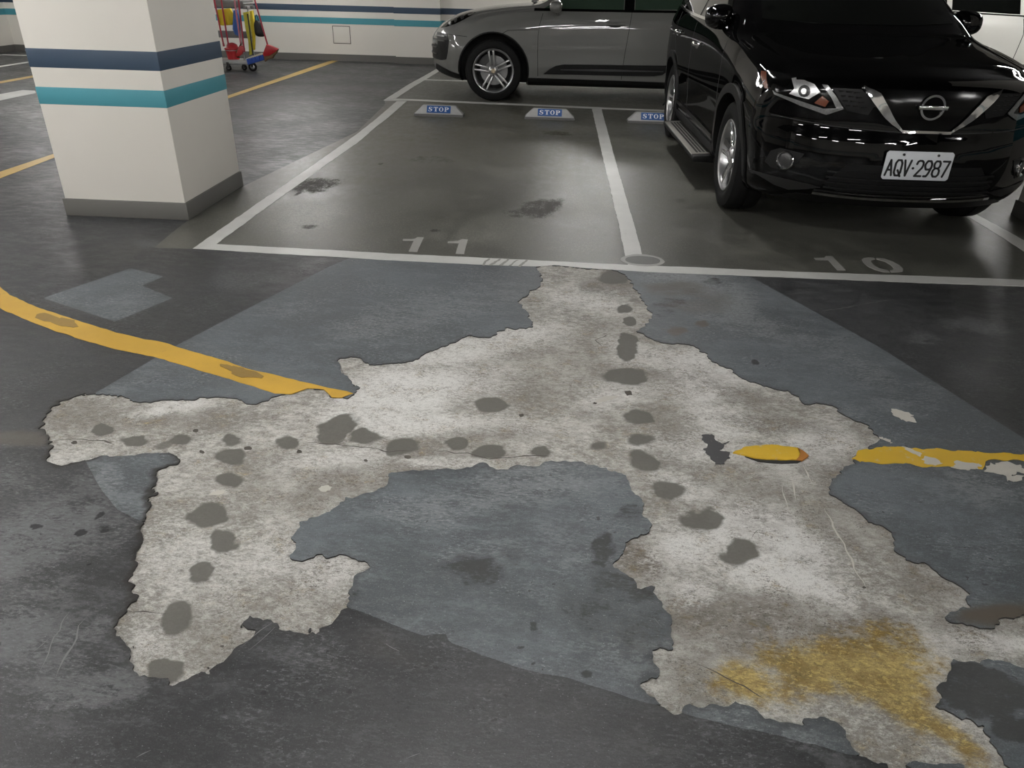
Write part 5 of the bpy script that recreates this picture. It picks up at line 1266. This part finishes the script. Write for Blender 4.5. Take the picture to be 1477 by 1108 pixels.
MB().tube(chaikin([(rx-.05, .02, .96), (rx+.10, .02, .98), (rx+.10, .42, .98), (rx-.05, .42, .96)], 2), .012, 8).build('cart_handle', M_STEEL, cart, angle=60)
for k, (x_, y_) in enumerate(((L(365, 100).x, 0.0), (L(349, 102).x, .12), (L(331, 104).x, .0), (lx-.28, .36))):
    R_ = .068 if k == 0 else .042
    w_ = MB().lathe([(R_*.55, -.018), (R_-.008, -.022), (R_, -.012), (R_, .012), (R_-.008, .022), (R_*.55, .018)], 28, 'z', Matrix.Translation((x_, y_, R_)) @ Matrix.Rotation(PI/2, 4, 'X'), close=True).build('cart_wheel', M_RUB, cart, angle=40)
    MB().lathe([(R_*.55, -.012), (R_*.2, -.02), (R_*.2, .02), (R_*.55, .012)], 20, 'z', Matrix.Translation((x_, y_, R_)) @ Matrix.Rotation(PI/2, 4, 'X'), close=True).build('wheel_hub', M_STEEL, w_, angle=40)
    MB().box((x_-.02, y_-.03, R_), (x_+.02, y_+.03, zb+.01)).build('wheel_fork', M_DKMET, w_)
for q in (355, 361, 366):
    p = L(q, 11); MB().box((p.x-.03, -.06, p.z-.02), (p.x+.02, .0, p.z+.03)).build('tool_clip', M_CARTG if q != 361 else M_STEEL, cart, bevel=.006)
# things on the cart (world space, each its own)
def wpt(px, py, dy): p = cp(px, py, CY+dy); return p
# red bucket on the tray
bl, br = wpt(323, 75, .06), wpt(339.5, 75, .06)
bk = empty('bucket', ((bl.x+br.x)/2, CY+.19, zb+.035), label='red plastic bucket standing on the cart tray', cat='bucket')
rr = (br.x-bl.x)/2+.02
hb = wpt(330, 70, .06).z-zb-.035
MB().lathe([(rr*.78, 0), (rr, hb), (rr+.012, hb), (rr+.012, hb-.02), (rr*1.0, hb-.02), (rr*.8, .005)], 28).build('bucket_wall', M_REDP, bk, angle=40)
MB().lathe([(rr*.9, hb-.01), (rr*.7, hb+.05), (rr*.3, hb+.075), (.004, hb+.08)], 20).build('wringer', M_REDP, bk, angle=40)
MB().tube([(-rr-.01, 0, hb-.01), (-rr*.8, -rr*.75, hb-.03), (0, -rr-.015, hb-.035), (rr*.8, -rr*.75, hb-.03), (rr+.01, 0, hb-.01)], .006, 6).build('bucket_handle', M_STEEL, bk, angle=60)
def cloth(name, outline, dy, th, mat, label, cat, seed):
    """hanging cloth: folded sheet with vertical waves"""
    W_ = [wpt(a_, b_, dy) for a_, b_ in outline]
    P2 = [Vector((p.x, p.z)) for p in W_]; n_ = len(P2)
    A = np.array([(p.x, p.y) for p in P2]); step = .018
    xs, zs = np.meshgrid(np.arange(A[:, 0].min(), A[:, 0].max(), step), np.arange(A[:, 1].min(), A[:, 1].max(), step))
    sd = poly_sdf(xs, zs, A); pts = P2+[Vector((a_, b_)) for a_, b_ in zip(xs[sd > step*.4], zs[sd > step*.4])]
    tri = delaunay_2d_cdt(pts, [], [list(range(n_))], 1, 1e-6); vs = tri[0]; m_ = len(vs)
    cx_ = A[:, 0].mean(); z1_ = A[:, 1].max(); hgt = A[:, 1].max()-A[:, 1].min()
    fr = [Vector((v.x-cx_, .022*math.sin((v.x-cx_)*70+seed)*(z1_-v.y)/hgt - .012*math.sin(v.x*23+v.y*9+seed), v.y-z1_)) for v in vs]
    bk_ = [p+Vector((0, th, 0)) for p in fr]
    faces = [tuple(f) for f in tri[2]]
    e = {}
    for f in faces:
        for i in range(len(f)): e[(f[i], f[(i+1) % len(f)])] = 1
    F_ = faces+[tuple(i+m_ for i in f[::-1]) for f in faces]+[(b_, a_, a_+m_, b_+m_) for (a_, b_) in e if (b_, a_) not in e]
    bm = bmesh.new(); vv = [bm.verts.new(p) for p in fr+bk_]
    for f in F_: bm.faces.new([vv[i] for i in f])
    o = bmobj(name, bm, mat, None, smooth=True); o.location = (cx_, CY+dy, z1_)
    tag(o, label, cat); return o
cloth('cleaning_cloth', [(313,14),(320,13),(332,12),(336,20),(335,36),(322,37),(316,36)], -.05, .03, M_YEL, 'yellow cloth hanging over the front of the cart', 'cloth', 1)
cloth('cleaning_cloth', [(336,15),(342,14),(345,28),(346,42),(344,52),(340,50),(336,42)], -.07, .03, M_BLUC, 'blue cloth hanging beside the mop handles', 'cloth', 2)
cloth('mop', [(350.5,18),(357,17),(361,40),(362,60),(364,78),(359,80),(357.5,60),(354,40)], -.04, .05, M_YELL, 'flat lime yellow mop hanging from the cart clip', 'mop', 3)
cloth('mop', [(360,16),(364.5,15),(367,40),(367.5,62),(367,72),(364,72),(363,50)], -.08, .05, M_YEL, 'narrow bright yellow mop with a dark tip', 'mop', 4)
# black bag hanging from the clip
bw = wpt(373, 40, -.10)
bg = empty('bag', (bw.x, CY-.10, wpt(373, 53, -.1).z), label='black cloth bag hanging from the cart handle', cat='bag')
zt_ = wpt(371, 29, -.1).z-bg.location.z
bm = bmesh.new(); bmesh.ops.create_icosphere(bm, subdivisions=3, radius=1.0)
for v in bm.verts:
    k = 1-.40*v.co.z; v.co = (math.copysign(abs(v.co.x)**.6, v.co.x)*.072*k+.02*(-v.co.z)*.8, v.co.y*.035, zt_/2+math.copysign(abs(v.co.z)**.7, v.co.z)*zt_/2)
bmobj('bag_pouch', bm, M_BAG, bg, smooth=True)
MB().tube(chaikin([(-.05, 0, zt_*.85), (-.01, 0, zt_+.11), (.02, 0, zt_*.85)], 2), .006, 6).build('bag_strap', M_BAG, bg, angle=60)
def broom(name, top, mid, dy, label, mat, head):
    a_, b_ = wpt(*top, dy), wpt(*mid, dy); d_ = (a_-b_); hi = b_+d_*(1.25/max(d_.length, .1)) if d_.length < 1.25 else a_
    e = empty(name, tuple(b_), label=label, cat='broom' if 'broom' in name else 'pole')
    MB().tube([(0, 0, 0), tuple(hi-b_)], .0125, 10).build('handle', mat, e, angle=60)
    head(e, b_, d_.normalized(), dy); return e
def head_fan(outl_red, outl_bris):
    def f(e, b_, d_, dy):
        for nm, ol, m_, y_ in (('broom_head', outl_red, M_REDP, .035), ('bristles', outl_bris, M_BRIS, .03)):
            pts = [wpt(p_[0], p_[1], dy)-b_ for p_ in ol]
            o_ = MB().prism([(p.x, p.z) for p in pts], -y_, y_, 'xz').build(nm, m_, e, bevel=.008)
            if nm == 'bristles': o_['kind'] = 'stuff'
    return f
broom('broom', (367.5, 0), (386, 65), -.22, 'red broom with brown bristles leaning out past the cart end', M_REDH, head_fan([(385,64),(389,65),(402,70.5),(399,74),(390,80),(381,81),(380,77)], [(381,81),(390,80),(399,74),(402,70.5),(399,77),(396,80),(394,84),(388,85),(383,89)]))
broom('broom', (338, 0), (347.5, 66), -.10, 'red broom with a folded head resting on the tray', M_PINKH, head_fan([(346,66),(350,66),(353,70),(350,78),(344,82),(341,79)], [(346,67),(341,79),(343,83),(346,84),(341.5,75)]))
def no_head(e, b_, d_, dy): MB().tube([(0, 0, 0), tuple(-d_*.05)], .016, 8).build('handle_grip', M_REDH, e, angle=60)
broom('mop_pole', (309, 0), (322, 62), -.13, 'dark red pole reaching down beside the bucket', M_REDH, no_head)
broom('mop_pole', (319, 0), (329, 62), -.13, 'dark red pole standing in the bucket wringer', M_REDH, no_head)
broom('mop_pole', (344, 0), (352, 70), -.15, 'dark red pole clipped beside the lime mop', M_REDH, no_head)
# blue deck brush
bp = wpt(368, 88, -.10)
db = empty('deck_brush', tuple(bp), label='blue bristle brush with a pale back beside the cart wheel', cat='brush')
MB().prism([((wpt(a_, b_, -.12)-bp).x, (wpt(a_, b_, -.12)-bp).z) for a_, b_ in [(356,84),(360,82),(376,76.5),(380,77),(379,79.5),(358,86)]], -.04, .04, 'xz').build('brush_back', M_WOODP, db, bevel=.006)
bb = MB()
A_, B_ = wpt(356, 85, -.12)-bp, wpt(380, 78.5, -.12)-bp; C_, D_ = wpt(358, 93.5, -.12)-bp, wpt(381, 86.5, -.12)-bp
for k in range(9):
    t0, t1 = k/9, (k+.86)/9
    bb.prism([((A_.lerp(B_, t0)).x, (A_.lerp(B_, t0)).z), ((A_.lerp(B_, t1)).x, (A_.lerp(B_, t1)).z), ((C_.lerp(D_, t1)).x, (C_.lerp(D_, t1)).z), ((C_.lerp(D_, t0)).x, (C_.lerp(D_, t0)).z)], -.045, .045, 'xz')
o_ = bb.build('bristles', M_BLUB, db, bevel=.004); o_['kind'] = 'stuff'
MB().tube([(-.02, 0, .08), tuple(wpt(357, 20, -.12)-bp)], .011, 8).build('handle', M_DKMET, db, angle=60)
# bottles on the top shelf
for k, (px_, m_, lb) in enumerate(((316, M_REDP, 'red spray bottle standing in the cart rim'), (331, M_GREENP, 'green spray bottle standing in the cart rim'))):
    p = wpt(px_, 5, .15)
    b_ = empty('spray_bottle', (p.x, CY+.15, 1.021), label=lb, cat='bottle')
    MB().lathe([(.04, 0), (.042, .02), (.042, .14), (.02, .19), (.015, .21)], 20).build('bottle_body', m_, b_, angle=40)
    MB().prism([(-.05, .21), (.02, .21), (.03, .25), (-.05, .245)], -.012, .012, 'xz').build('trigger_head', M_PLATE, b_, bevel=.004)
